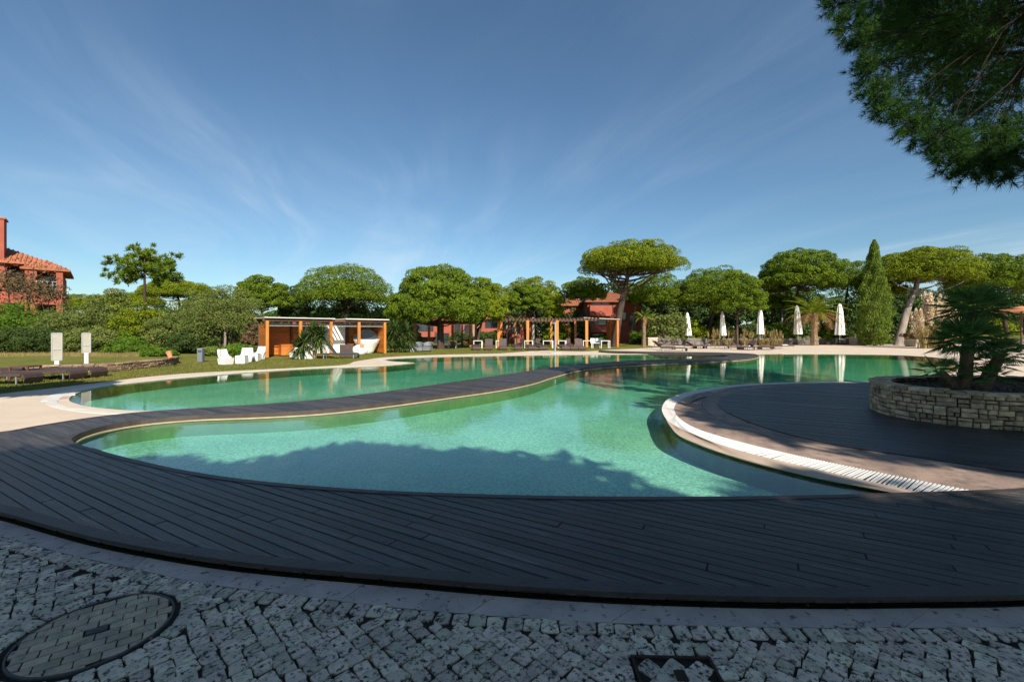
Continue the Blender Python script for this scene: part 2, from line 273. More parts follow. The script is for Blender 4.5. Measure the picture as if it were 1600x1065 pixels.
# ------------------------------------------------------------------ mesh helpers
class MB:
    def __init__(s): s.v = []; s.f = []
    def add(s, v, f):
        o = len(s.v); s.v += [tuple(a) for a in v]; s.f += [tuple(i + o for i in q) for q in f]; return s
    def box(s, c, d, rz=0.0, top=1.0, rx=0.0):
        """box centred at c (z centre) of size d; top scales its upper face"""
        vs = []
        for z in (-.5, .5):
            k = top if z > 0 else 1
            for x, y in ((-.5, -.5), (.5, -.5), (.5, .5), (-.5, .5)):
                a, b, e = x * d[0] * k, y * d[1] * k, z * d[2]
                if rx: b, e = b * math.cos(rx) - e * math.sin(rx), b * math.sin(rx) + e * math.cos(rx)
                vs.append((c[0] + a * math.cos(rz) - b * math.sin(rz), c[1] + a * math.sin(rz) + b * math.cos(rz), c[2] + e))
        return s.add(vs, [(3, 2, 1, 0), (4, 5, 6, 7), (0, 1, 5, 4), (1, 2, 6, 5), (2, 3, 7, 6), (3, 0, 4, 7)])
    def tube(s, pts, rad, seg=8, cap=True):
        pts = [Vector(p) for p in pts]; n = len(pts); vs = []
        if not hasattr(rad, '__len__'): rad = [rad] * n
        ref = None
        for i, p in enumerate(pts):
            t = (pts[min(i + 1, n - 1)] - pts[max(i - 1, 0)]).normalized()
            if ref is None: ref = Vector((1, 0, 0)) if abs(t.x) < .8 else Vector((0, 1, 0))
            a = (ref - t * ref.dot(t)).normalized(); b = t.cross(a); ref = a
            for k in range(seg):
                q = 2 * math.pi * k / seg; vs.append(p + (a * math.cos(q) + b * math.sin(q)) * rad[i])
        f = [(i * seg + k, i * seg + (k + 1) % seg, (i + 1) * seg + (k + 1) % seg, (i + 1) * seg + k) for i in range(n - 1) for k in range(seg)]
        if cap: f += [tuple(range(seg - 1, -1, -1)), tuple(range((n - 1) * seg, n * seg))]
        return s.add(vs, f)
    def lathe(s, prof, seg=16, c=(0, 0, 0), fold=0.0, nf=8, cap=False):
        vs = [(c[0] + r * (1 + fold * math.cos(nf * 2 * math.pi * k / seg)) * math.cos(2 * math.pi * k / seg), c[1] + r * (1 + fold * math.cos(nf * 2 * math.pi * k / seg)) * math.sin(2 * math.pi * k / seg), c[2] + z) for r, z in prof for k in range(seg)]
        f = [(i * seg + k, i * seg + (k + 1) % seg, (i + 1) * seg + (k + 1) % seg, (i + 1) * seg + k) for i in range(len(prof) - 1) for k in range(seg)]
        if cap: f += [tuple(range(seg - 1, -1, -1)), tuple(range((len(prof) - 1) * seg, len(prof) * seg))]
        return s.add(vs, f)
    def prism(s, poly, z0, z1, bottom=True):
        """extruded plan polygon"""
        n = len(poly); a = sum(poly[i][0] * poly[(i + 1) % n][1] - poly[(i + 1) % n][0] * poly[i][1] for i in range(n))
        if a < 0: poly = poly[::-1]
        vs = [(x, y, z1) for x, y in poly] + [(x, y, z0) for x, y in poly]
        tris = tessellate_polygon([[Vector((x, y, 0)) for x, y in poly]])
        f = []
        for t in tris:
            p, q, r = (poly[k] for k in t)
            ccw = (q[0] - p[0]) * (r[1] - p[1]) - (q[1] - p[1]) * (r[0] - p[0]) > 0
            t = tuple(t) if ccw else tuple(t[::-1]); f.append(t)
            if bottom: f.append(tuple(k + n for k in t[::-1]))
        f += [(i + n, (i + 1) % n + n, (i + 1) % n, i) for i in range(n)]
        return s.add(vs, f)
    def bar(s, a, b, wd, ht=None):
        """square bar from a to b"""
        a, b = Vector(a), Vector(b); t = (b - a).normalized(); up = Vector((0, 0, 1)) if abs(t.z) < .9 else Vector((0, 1, 0))
        x = t.cross(up).normalized() * wd / 2; y = x.cross(t).normalized() * (ht or wd) / 2
        return s.add([a - x - y, a + x - y, a + x + y, a - x + y, b - x - y, b + x - y, b + x + y, b - x + y],
                     [(3, 2, 1, 0), (4, 5, 6, 7), (0, 1, 5, 4), (1, 2, 6, 5), (2, 3, 7, 6), (3, 0, 4, 7)])
    def build(s, name, m, parent=None, loc=None, smooth=False, **props):
        me = bpy.data.meshes.new(name); me.from_pydata(s.v, [], s.f); me.materials.append(M[m] if isinstance(m, str) else m)
        if smooth: me.polygons.foreach_set('use_smooth', [True] * len(me.polygons))
        me.update(); return link(name, me, parent, loc, **props)
def link(name, me, parent=None, loc=None, **props):
    o = bpy.data.objects.new(name, me); COL.objects.link(o)
    if parent is not None: o.parent = parent
    if loc is not None: o.location = loc
    for k, v in props.items(): o[k] = v
    return o
def thing(name, label, cat, loc=(0, 0, 0), rz=0.0, group=None):
    o = bpy.data.objects.new(name, None); COL.objects.link(o); o.location = loc; o.rotation_euler.z = rz; o.empty_display_size = .2
    o['label'] = label; o['category'] = cat
    if group: o['group'] = group
    return o
def kids(root):
    return list(KID.get(root.name, ()))
def dup(root, loc, rz=None, label=None, scale=None):
    r = root.copy(); COL.objects.link(r); r.location = loc
    if rz is not None: r.rotation_euler.z = rz
    if label: r['label'] = label
    if scale: r.scale = scale
    for ch in root.children:
        c = ch.copy(); COL.objects.link(c); c.parent = r
        for g in ch.children:
            d = g.copy(); COL.objects.link(d); d.parent = c
    return r
def np_mesh(name, V, F, m, parent=None, loc=None, tip=None, **props):
    """mesh from numpy: V (n,3), F (m,k) faces of equal size"""
    me = bpy.data.meshes.new(name); n, k = F.shape
    me.vertices.add(len(V)); me.vertices.foreach_set('co', np.ascontiguousarray(V, np.float32).ravel())
    me.loops.add(n * k); me.loops.foreach_set('vertex_index', np.ascontiguousarray(F, np.int32).ravel())
    me.polygons.add(n); me.polygons.foreach_set('loop_start', np.arange(0, n * k, k, dtype=np.int32))
    me.materials.append(M[m]); me.update(calc_edges=True)
    if tip is not None:
        at_ = me.attributes.new('tip', 'FLOAT', 'POINT'); at_.data.foreach_set('value', np.asarray(tip, np.float32))
    return link(name, me, parent, loc, **props)
def unit(a): return a / np.maximum(np.linalg.norm(a, axis=-1, keepdims=True), 1e-9)
def leaf_quads(C, A, ln, wd, rs, NRM=None):
    """rhombus leaves at C along axis A, their faces turned roughly to NRM if given"""
    n = len(C); s = unit(np.cross(A, rs.normal(size=(n, 3)) if NRM is None else NRM + rs.normal(size=(n, 3)) * .45)); ln = np.broadcast_to(ln, (n,))[:, None] * rs.uniform(.7, 1.3, (n, 1)); wd = np.broadcast_to(wd, (n,))[:, None] * rs.uniform(.8, 1.2, (n, 1))
    V = np.stack([C - A * ln * .5, C + s * wd * .5, C + A * ln * .5, C - s * wd * .5], 1).reshape(-1, 3)
    return V, np.arange(4 * n).reshape(n, 4)
# ------------------------------------------------------------------ plan of the pools
B_SHORE = Pl([(112,628),(108,625),(113,618),(130,611),(165,604),(250,594),(330,586.5),(400,581),(500,575),(560,573),(600,571.3),(640,567.8),(648,566.8),(640,566),(615,564.6),(603,562.6),(612,560.6),(650,558.5),(700,557),(800,555.3),(870,554.3),(950,553.6),(1000,553.3),(1060,553.4),(1110,554.2),(1136,555.6)])
A_SHORE = Pl([(1178,555.0),(1190,553.4),(1250,552.8),(1350,553.5),(1400,554.8),(1450,557.5),(1485,562),(1497,568),(1497,576),(1485,584),(1450,591),(1400,594.5),(1364,595.5),(1300,596.7),(1237,597.5),(1165,600),(1110,606),(1074,612.5),(1045,623),(1034.5,636),(1037,648),(1047,665),(1063,681),(1095,695),(1129,707),(1180,722),(1237,736),(1290,748),(1346,758),(1404,769),(1450,777)])
A_NEAR = Pl([(1400,781),(1300,784),(1200,786),(1000,787),(800,784),(600,776),(500,770),(400,760),(300,746),(210,727),(160,713),(118,700),(104,690)])
WALK_L = Pl([(120,674),(165,660),(230,648.5),(262,643)])
B_SOUTH = Pl([(240,641.3),(200,640.5),(165,638),(131,634)])
bs = cr(B_SHORE, 5); as_ = cr(A_SHORE, 5)
HOLE = bs + [P(1158, 556.6)] + as_ + cr(A_NEAR, 3) + cr(WALK_L, 3) + cr(B_SOUTH, 3)
PAVE = Pl([(0,615),(75,607),(169,596),(225,589),(300,582.5),(380,578.5),(480,573.5),(540,569.5),(552,565.2),(572,561.7),(600,558),(660,554.9),(710,553.4),(780,551.9),(847,547.7),(907,549),(940,547.4),(955,546.2),(1013,543.4),(1024,541.5),(1018,539.6),(1100,539.2),(1230,539),(1345,538.6),(1390,537.6),(1430,537.6),(1600,537.2)])
PAVE = cr(PAVE, 3) + [(80, 55), (75, 2), (9.5, 3.4), (0, 3.3), (-3.6, 4.4), (-6.2, 5.4), (-12, 5.7), (-24, 5.7), (-24, 9.5), (-17, 10.6)]
def sheet(name, outer, holes, z, m, **p):
    polys = [[Vector((x, y, 0)) for x, y in q] for q in [outer] + holes]
    tr = tessellate_polygon(polys); pts = [v for q in polys for v in q]; f = []
    for t in tr:
        a, b, c = (pts[k] for k in t)
        f.append(tuple(t) if (b - a).cross(c - a).z > 0 else tuple(t[::-1]))
    return MB().add([(v.x, v.y, z) for v in pts], f).build(name, m, kind='structure', **p)
sheet('lawn', [(-900, -60), (900, -60), (900, 1500), (-900, 1500)], [HOLE], -0.02, 'lawn')
sheet('paving', PAVE, [HOLE], 0.0, 'paving')
# basin: walls and floor under the water
n = len(HOLE); mb = MB()
ZB = -0.30
mb.add([(x, y, -0.001) for x, y in HOLE] + [(x, y, ZB) for x, y in HOLE], [(i, (i + 1) % n, (i + 1) % n + n, i + n) for i in range(n)])
mb.build('pool_wall', 'pool_wall', kind='structure')
sheet('pool_floor', [(-40, 2), (40, 2), (40, 60), (-40, 60)], [], ZB, 'basin')
MB().prism(HOLE, ZB - .3, -0.014, True).build('pool_water', 'water', kind='structure')

# ------------------------------------------------------------------ timber decks
D_OUT = Pl([(1600,928),(1450,931),(1294,932.5),(1150,930.5),(1000,926),(900,921),(800,914.5),(725,908.5),(640,901),(560,894.5),(500,889.5),(400,880),(312,868.5),(230,855),(156,840.5),(80,821),(0,799)], .07)
D_FAR = Pl([(0,675),(60,665),(130,654),(200,645.5),(300,638),(400,632),(500,624),(600,612),(700,598),(800,583.5),(850,576),(900,569.8),(950,565.5),(1000,562.8),(1060,560.7),(1110,558.7),(1130,557.2),(1139,555.4),(1130,554.3),(1110,553.6),(1060,552.5),(1000,551.5),(960,550.5),(936,548.8)], .07)
D_ARM = Pl([(936,547.3),(960,548),(1000,549),(1060,549.7),(1110,550.2),(1150,551.2),(1175,552.4),(1184,554.6),(1180,557.6),(1160,560.4),(1130,562.2),(1080,564.5),(1000,568),(950,571),(905,576),(860,587),(830,596),(780,605.5),(700,616.5),(600,629.5),(500,640),(400,645.3),(300,649),(220,656),(165,665),(130,675),(112,683.5),(110,688),(120,694),(160,706),(210,719),(300,738),(400,752),(500,761),(600,767.5),(700,771.5),(800,774.5),(900,776.3),(1000,777),(1100,777),(1200,776),(1300,774),(1400,771),(1500,767.7),(1600,763.5)], .07)
d_out = cr([(8.2, 3.3), (6.2, 2.95), (4.5, 2.7)] + D_OUT + [(-6.3, 4.35), (-8.6, 4.9), (-11.5, 5.1)], 5)
d_far = cr([(-11.5, 6.2), (-9.6, 6.3)] + D_FAR, 4); d_arm = cr(D_ARM + [(6.5, 4.62), (8.2, 4.95)], 4)
DECK = d_out + d_far + d_arm
def plank_quads(poly, ang, width, gap, lo=2.2, hi=4.2, seed=1):
    """clip a plan polygon into long boards; returns quads of plan points"""
    rs = random.Random(seed); c, s = math.cos(ang), math.sin(ang)
    T = [(x * c + y * s, -x * s + y * c) for x, y in poly]
    def cuts(v):
        xs = []
        for i in range(len(T)):
            (x0, y0), (x1, y1) = T[i], T[(i + 1) % len(T)]
            if (y0 > v) != (y1 > v): xs.append(x0 + (v - y0) * (x1 - x0) / (y1 - y0))
        xs.sort(); return [(xs[i], xs[i + 1]) for i in range(0, len(xs) - 1, 2)]
    v = min(p[1] for p in T) + .004; top = max(p[1] for p in T); out = []
    while v < top:
        a, b = cuts(v), cuts(v + width - gap)
        if len(a) != len(b):      # a row that meets a tongue of the outline: take its middle line, its corners from the nearest crossings
            m_ = cuts(v + (width - gap) / 2); near_ = lambda L, x: min([q for p in L for q in p] + [x + 9], key=lambda q: abs(q - x))
            fix = lambda L: [tuple((near_(L, x) if abs(near_(L, x) - x) < .6 else x) for x in p) for p in m_]
            a, b = fix(a), fix(b)
        for (l0, r0), (l1, r1) in zip(a, b):
            if r0 - l0 < .05 and r1 - l1 < .05: continue
            # one row between two edges, cut at random butt joints
            L0, R0 = max(l0, l1), min(r0, r1); t = L0 - rs.uniform(0, hi); js = []
            while True:
                t += rs.uniform(lo, hi)
                if t > R0 - .35: break
                if t > L0 + .35: js.append(t)
            st = [(l0, l1)] + [(j, j) for j in js] + [(r0, r1)]
            for k in range(len(st) - 1):
                g0 = .003 if k else 0; g1 = .003 if k < len(st) - 2 else 0
                q = [(st[k][0] + g0, v), (st[k + 1][0] - g1, v), (st[k + 1][1] - g1, v + width - gap), (st[k][1] + g0, v + width - gap)]
                if q[1][0] - q[0][0] < .01 or q[2][0] - q[3][0] < .01: continue
                out.append([(x * c - y * s, x * s + y * c) for x, y in q])
        v += width
    return out
def plank_geo(q, z0, z1, bev=.004):
    cx = sum(p[0] for p in q) / 4; cy = sum(p[1] for p in q) / 4; ins = []
    for i in range(4):
        a, b, d = Vector(q[i - 1]), Vector(q[i]), Vector(q[(i + 1) % 4])
        e = (a - b).normalized() + (d - b).normalized()
        ins.append(tuple(b + (e.normalized() * bev * 1.3 if e.length > .05 else Vector((0, 0)))))
    zt = z1 + rnd.uniform(-.0025, .0025)
    v = [(x, y, z0) for x, y in q] + [(x, y, zt - bev) for x, y in q] + [(x, y, zt) for x, y in ins]
    f = [(8, 9, 10, 11)] + [(i, (i + 1) % 4, (i + 1) % 4 + 4, i + 4) for i in range(4)] + [(i + 4, (i + 1) % 4 + 4, (i + 1) % 4 + 8, i + 8) for i in range(4)]
    return v, f
def area(q): return abs(sum(q[i][0] * q[(i + 1) % 4][1] - q[(i + 1) % 4][0] * q[i][1] for i in range(4))) / 2
def in_view(x, y): return y > 1.9 and abs(x) < 1.2 * y
def lay_planks(root, poly, z0, z1, width, gap, seed, extra=1.0, cap=298):
    qs = plank_quads(poly, -A30, width, gap, seed=seed)
    def score(q):
        pts = [(sum(p[0] for p in q) / 4, sum(p[1] for p in q) / 4)] + q
        vis = any(in_view(x, y) for x, y in pts); y = max(pts[0][1], 2)
        return (1e3 if vis else 0) + min(area(q), 2) / y ** 3
    qs.sort(key=score, reverse=True)
    for q in qs[:cap]:
        v, f = plank_geo(q, z0, z1); MB().add(v, f).build('plank', 'plank', root)
    mb = MB()
    for q in qs[cap:]: v, f = plank_geo(q, z0, z1); mb.add(v, f)
    if mb.v: mb.build('plank_field', 'plank', root, kind='stuff')
deck = sheet('deck_gap_sheet', DECK, [], .030, 'under_deck_shade')  # dark sheet laid under the boards so their gaps read as shaded
deck.name = 'timber_deck'
lay_planks(deck, DECK, .036, .07, .098, .008, 3)
def ribbon(a, b, z0, z1, name, m, parent=None, **p):
    n = len(a); v = [(*q, z1) for q in a] + [(*q, z1) for q in b] + [(*q, z0) for q in a] + [(*q, z0) for q in b]
    f = []
    for i in range(n - 1):
        f += [(i, i + 1, n + i + 1, n + i), (2 * n + i, i, n + i, 3 * n + i)[:0] or (2 * n + i, 2 * n + i + 1, i + 1, i), (n + i, n + i + 1, 3 * n + i + 1, 3 * n + i)]
    f += [(0, n, 3 * n, 2 * n), (n - 1, 3 * n - 1, 4 * n - 1, 2 * n - 1)]
    return MB().add(v, f).build(name, m, parent, **p)
o2 = offset(d_out, -.012); ribbon(offset(d_out, .012), offset(d_out, -.09), .056, .078, 'edge_board', 'deck_trim', deck)
ribbon(offset(d_arm, .012), offset(d_arm, -.06), -.02, .077, 'edge_board', 'deck_trim', deck)
ribbon(offset(d_far, .012), offset(d_far, -.05), .0, .077, 'edge_board', 'deck_trim', deck)
# the pale wall that carries the walkway stands a little proud on the water side
warm = d_arm[:len(d_arm) - 4 * 18]
i0 = 4 * 7; i1 = 4 * 27
wall_c = d_arm[i0:i1]
ribbon(offset(wall_c, .03), offset(wall_c, -.45), ZB, -.03, 'walkway_wall', 'pool_wall', kind='structure')
ribbon(offset(wall_c, .055), offset(wall_c, -.45), -.027, -.004, 'walkway_ledge', 'cream_stone', kind='structure')
wf = d_far[4 * 6:4 * 19]
ribbon(offset(wf, -.10), offset(wf, -.5), ZB, -.02, 'walkway_wall', 'pool_wall', kind='structure')
near_c = d_arm[4 * 27:]
ribbon(offset(near_c, -.02), offset(near_c, -.3), -.1, .028, 'deck_curb', 'under_deck_shade', kind='structure')

# platform and its stone rings
E = Pl([(1560,594.5),(1480,596),(1420,597),(1364,598.5),(1300,600),(1237,603),(1165,610),(1129,621.5),(1122.5,630.6),(1129,640),(1147,650),(1201,670.5),(1310,696.5),(1455,718),(1600,739)], .02) + [(7.6, 4.78)]
G_IN = Pl([(1560,592),(1480,593),(1420,594),(1364,596.6),(1300,597.7),(1237,599),(1165,602.5),(1110,610),(1074,619),(1056,631),(1054,642),(1064,655),(1092,670.5),(1165,692),(1237,709),(1346,732),(1455,754),(1542,770)], .02)
G_OUT = Pl([(1560,591),(1480,591.5),(1420,592.5),(1364,595.3),(1300,596.3),(1237,597),(1165,599.7),(1110,605.6),(1074,612),(1045,622.6),(1034.5,636),(1037,648),(1046,659),(1067,671),(1129,695),(1180,710),(1237,723.5),(1346,748.5),(1430,766.5),(1475,777)], .02)
W_EDGE = Pl([(1036,645),(1047,665),(1063,681),(1095,695),(1129,707),(1180,722),(1237,736),(1290,748),(1346,758),(1404,769),(1450,777)], .02)
e_, gi, go_, we = cr(E, 6), cr(G_IN, 6), cr(G_OUT, 6), cr(W_EDGE, 6)
def slabs(a, b, n, z0, z1, name, m, parent, gap=.004, sub=4, uneven=.0015):
    A, Bq = resample(a, n * sub + 1), resample(b, n * sub + 1)
    for i in range(n):
        pa = A[i * sub:(i + 1) * sub + 1]; pb = Bq[i * sub:(i + 1) * sub + 1]; k = gap / 2
        def trim(p):
            p = [np.array(x) for x in p]; p[0] = p[0] + unit(p[1] - p[0]) * k; p[-1] = p[-1] + unit(p[-2] - p[-1]) * k; return [tuple(x) for x in p]
        pa, pb = trim(pa), trim(pb); dz = rnd.uniform(-uneven, uneven)
        ribbon(pa, pb, z0, z1 + dz, name, m, parent)
ring = MB().prism(go_ + e_[::-1], -.02, .006, False).build('platform_bed', 'joint', kind='structure'); ring.name = 'stone_surround'
mid = [((p[0] * .46 + q[0] * .54), (p[1] * .46 + q[1] * .54)) for p, q in zip(resample(gi, 200), resample(e_, 200))]
slabs(offset(gi, .004), offset(mid, .0), 26, .007, .021, 'paving_slab', 'pink_stone', ring)
slabs(offset(mid, .01), e_, 26, .007, .022, 'paving_slab', 'pink_stone', ring)
slabs(we, [q for q in resample(go_, 400)[190:]], 16, .007, .02, 'coping_slab', 'tan_stone', ring)
# white overflow gutter: solid cover pieces round the tip, an open grating of bars towards the deck
gutter = thing('overflow_gutter', 'white overflow gutter round the tip of the dark platform with an open grating', 'drain', (0, 0, 0))
GI, GO = resample(gi, 400), resample(go_, 400)
slabs(GI[:215], GO[:215], 40, .007, .023, 'cover_slab', 'white_stone', gutter, .006)
ribbon(GI[214:], [tuple(np.array(a) * .1 + np.array(b) * .9) for a, b in zip(GI[214:], GO[214:])], -.03, .0075, 'channel', 'joint', gutter)
def bars(GIp, GOp, n, name, par, **p):
    a = resample(GIp, n); b = resample(GO, 1600); mb = MB(); bb = np.array(b)
    for x in a:
        y = tuple(bb[np.argmin(np.hypot(bb[:, 0] - x[0], bb[:, 1] - x[1]))]); mb.bar((*x, .018), (*y, .018), .0165, .010)
    return mb.build(name, 'white', par, **p)
bars(GI[214:], GO[214:], int(plen(GI[214:]) / .033), 'grating', gutter, kind='stuff')
PLAT = e_ + [(9.5, 4.9), (14.5, 5.6), (16.5, 9), (15.5, 13.2), (11, 13.6)]
plat = sheet('platform_deck', PLAT, [], .018, 'under_deck_shade')
lay_planks(plat, PLAT, .019, .036, .118, .006, 5)
ribbon(offset(e_, .0), offset(e_, .04), .0, .034, 'edge_board', 'deck_trim', plat)

# gutters of the far shores
def shore_gutter(line, o0, o1, o2, label):
    g = thing('overflow_gutter', label, 'drain')
    ribbon(offset(line, o0), offset(line, o1), .0, .008, 'rim', 'tan_stone', g)
    nn = max(8, int(plen(line) / 1.0)); slabs(offset(line, o1 + .005), offset(line, o2), min(nn, 90), .0, .012, 'cover_slab', 'white_stone', g, .008, 2)
shore_gutter(bs[6:], .0, .16, .46, 'white gutter along the far lawn side of the green pool')
shore_gutter(as_[8:52], .0, .12, .42, 'white overflow gutter on the far shore below the white parasols')
tipw = cr(Pl([(118,617.5),(103,619),(90,626),(101,635),(140,640.2),(190,643.6),(235,644)]), 6)
tipo = cr(Pl([(118,612),(95,616),(73,628),(83,635.5),(125,643.2),(170,646.6),(225,646.5)]), 6)
g = thing('overflow_gutter', 'white gutter band looped round the pointed left tip of the green pool', 'drain')
slabs(tipw, tipo, 12, .0, .012, 'cover_slab', 'white_stone', g, .008)

# ------------------------------------------------------------------ stone band in front of the deck
BAND = Pl([(1600,976.5),(1400,977.5),(1228,977.5),(1100,974.5),(1000,971.5),(900,967),(800,961),(725,955),(640,948),(560,939.5),(450,926),(315,908),(224,889),(105,863),(0,835)], .02)
band = cr([(7.6, 2.62), (5.8, 2.52), (4.2, 2.42)] + BAND + [(-5.6, 3.9), (-8, 4.35), (-11, 4.55)], 5)
base = MB().prism(resample(d_out, 60) + resample(band, 60)[::-1], -.02, .006, False).build('border_band', 'joint', kind='structure')
slabs(offset(d_out, .02), band, 24, .0065, .013, 'border_slab', 'band_stone', base, .005, 6)

# ------------------------------------------------------------------ cobbles
bed_poly = resample(band, 60) + [(-11, -4), (8, -4)]
bed = sheet('cobble_paving', bed_poly, [], .005, 'joint')
MC = Vector((-2.205, 2.345)); MRAD = .325
SQ = (.765, 1.965, .37)      # centre and width of the square cover
SQA = R(-2)
variants = {'cobble': [], 'ochre_cobble': []}
def stone_mesh(rs, m):
    q = [(-.5 + rs.uniform(-.09, .09), -.5 + rs.uniform(-.09, .09)), (.5 + rs.uniform(-.09, .09), -.5 + rs.uniform(-.09, .09)), (.5 + rs.uniform(-.09, .09), .5 + rs.uniform(-.09, .09)), (-.5 + rs.uniform(-.09, .09), .5 + rs.uniform(-.09, .09))]
    out = []
    for i in range(4):      # knock the corners off
        a, b = Vector(q[i]), Vector(q[(i + 1) % 4]); k = rs.uniform(.06, .16); out += [a.lerp(b, k), a.lerp(b, 1 - rs.uniform(.06, .16))]
    c = Vector((0, 0)); tz = [rs.uniform(-.05, .05) for _ in out]
    v = [(p.x, p.y, -.25) for p in out] + [(p.x, p.y, .02 + tz[i] * .5) for i, p in enumerate(out)] + [(p.x * .94, p.y * .94, .085 + tz[i] * .6) for i, p in enumerate(out)] + [(0, 0, .095)]
    f = [(i, (i + 1) % 8, (i + 1) % 8 + 8, i + 8) for i in range(8)] + [(i + 8, (i + 1) % 8 + 8, (i + 1) % 8 + 16, i + 16) for i in range(8)] + [(i + 16, (i + 1) % 8 + 16, 24) for i in range(8)]
    me = bpy.data.meshes.new(m); me.from_pydata(v, [], f); me.materials.append(M[m]); me.update(); return me
rs = random.Random(4)
for m in variants: variants[m] = [stone_mesh(rs, m) for _ in range(28)]
stones = []
def far_from_covers(x, y, m=.045):
    if (Vector((x, y)) - MC).length < MRAD + .115: return False
    if abs(x - SQ[0]) < SQ[2] / 2 + .105 and abs(y - SQ[1]) < SQ[2] / 2 + .105: return False
    return True
inner = offset(band, .132) if inside(bed_poly, *offset(band, .135)[60]) else offset(band, -.132)
zone = inner + [(-11, -4), (8, -4)]
p45 = .0835
for i in range(-90, 90):
    for j in range(-90, 90):
        # the laying direction swings slowly from left to right
        u, v = i * p45, j * p45
        x = (u - v) * .7071; y = (u + v) * .7071 + 1.5
        a = R(45)
        if not (-6.5 < x < 6.5 and .2 < y < 4.6): continue
        if not inside(zone, x, y):
            if x > 5.5 or x < -5.5: continue
            # cut stones fill the gaps beside the border row
            k = min(range(len(inner)), key=lambda q: (inner[q][0] - x) ** 2 + (inner[q][1] - y) ** 2); dd = math.hypot(inner[k][0] - x, inner[k][1] - y)
            if dd < .055 and far_from_covers(x, y): stones.append((inner[k][0] + (inner[k][0] - x) * .0, inner[k][1] - .004, a, .060, .060))
            continue
        if not far_from_covers(x, y): continue
        stones.append((x + rs.uniform(-.006, .006), y + rs.uniform(-.006, .006), a + rs.uniform(-.07, .07), .083 * rs.uniform(.93, 1.02), .083 * rs.uniform(.90, 1.02)))
row = resample(offset(band, .054) if inside(bed_poly, *offset(band, .062)[60]) else offset(band, -.054), int(plen(band) / .098))
for k in range(len(row) - 1):
    (x, y), (x2, y2) = row[k], row[k + 1]
    stones.append((x, y, math.atan2(y2 - y, x2 - x) + rs.uniform(-.05, .05), .093 * rs.uniform(.9, 1), .10 * rs.uniform(.9, 1)))
nr = int(2 * math.pi * (MRAD + .075) / .092)
for k in range(nr):
    q = 2 * math.pi * k / nr; stones.append((MC.x + (MRAD + .075) * math.cos(q), MC.y + (MRAD + .075) * math.sin(q), q + R(90), .086, .088 * rs.uniform(.9, 1.05)))
hw = SQ[2] / 2 + .055
for k in range(5):
    t = (k - 2) * .094
    for dx, dy in ((t, hw), (t, -hw), (hw, t), (-hw, t)): stones.append((SQ[0] + dx, SQ[1] + dy, rs.uniform(-.06, .06), .089, .089))
stones.sort(key=lambda s: (0 if (s[1] > 1.99 and abs(s[0]) < 1.19 * s[1]) else 1, s[0] ** 2 + s[1] ** 2))
bulk = MB(); tmpl = {}
for k, (x, y, a, sx, sy) in enumerate(stones):
    me = rs.choice(variants['cobble'])
    if k < 300:
        o = link('cobble', me, bed, (x, y, .008)); o.rotation_euler.z = a; o.scale = (sx, sy, .09)
    else:
        if me.name not in tmpl: tmpl[me.name] = ([tuple(v.co) for v in me.vertices], [tuple(p.vertices) for p in me.polygons])
        vs, fs = tmpl[me.name]; c, s_ = math.cos(a), math.sin(a)
        bulk.add([(x + (p[0] * sx * c - p[1] * sy * s_), y + (p[0] * sx * s_ + p[1] * sy * c), .008 + p[2] * .09 + (0)) for p in vs], fs)
bulk.build('cobble_field', 'cobble_field', bed, kind='stuff')
# round cobble-filled cover
mh = thing('manhole_cover', 'round iron manhole cover filled with ochre cobbles in the foreground paving', 'manhole cover', (MC.x, MC.y, 0))
def annulus(r0, r1, z0, z1, seg=48):
    return MB().lathe([(r1, z0), (r1, z1), (r0, z1), (r0, z0)], seg)
annulus(MRAD - .004, MRAD + .005, .0, .018).build('rim', 'iron', mh)
MB().lathe([(MRAD - .02, .012), (.001, .012)], 48).build('tray', 'joint', mh)
ang = R(36); ca, sa = math.cos(ang), math.sin(ang)
for j in range(-5, 6):
    for i in range(-5, 6):
        u = (i + (.5 if j % 2 else 0)) * .100; v = j * .066
        if abs(u) < .06 and abs(v) < .03: continue
        # every brick is cut to the ring
        pts = []
        for (e0, e1) in (((-.047, -.030), (.047, -.030)), ((.047, -.030), (.047, .030)), ((.047, .030), (-.047, .030)), ((-.047, .030), (-.047, -.030))):
            for q in range(4): t_ = q / 4; pts.append((u + e0[0] + (e1[0] - e0[0]) * t_ + rs.uniform(-.002, .002), v + e0[1] + (e1[1] - e0[1]) * t_ + rs.uniform(-.002, .002)))
        RR = MRAD - .007; cl_ = [(p[0] * min(1, RR / math.hypot(*p)), p[1] * min(1, RR / math.hypot(*p))) for p in pts]
        ar = abs(sum(cl_[k][0] * cl_[(k + 1) % 16][1] - cl_[(k + 1) % 16][0] * cl_[k][1] for k in range(16))) / 2
        if ar < .0012: continue
        cx_, cy_ = sum(p[0] for p in cl_) / 16, sum(p[1] for p in cl_) / 16; zt = .017 + rs.uniform(0, .002)
        w_ = lambda p, z: (p[0] * ca - p[1] * sa, p[0] * sa + p[1] * ca, z)
        vv = [w_(p, .0) for p in cl_] + [w_(p, zt - .003) for p in cl_] + [w_((p[0] + (cx_ - p[0]) * .1, p[1] + (cy_ - p[1]) * .1), zt) for p in cl_]
        MB().add(vv, [(k, (k + 1) % 16, (k + 1) % 16 + 16, k + 16) for k in range(16)] + [(k + 16, (k + 1) % 16 + 16, (k + 1) % 16 + 32, k + 32) for k in range(16)] + [tuple(range(32, 48))]).build('cobble', 'ochre_cobble', mh)
MB().box((0, 0, .016), (.085, .045, .008), ang).box((0, 0, .021), (.03, .02, .003), ang).build('keyhole', 'iron', mh)
sqc = thing('manhole_cover', 'square rusty framed cover filled with cobbles near the bottom edge, with a rusted lifting socket', 'manhole cover', (SQ[0], SQ[1], 0), SQA)
h2 = SQ[2] / 2
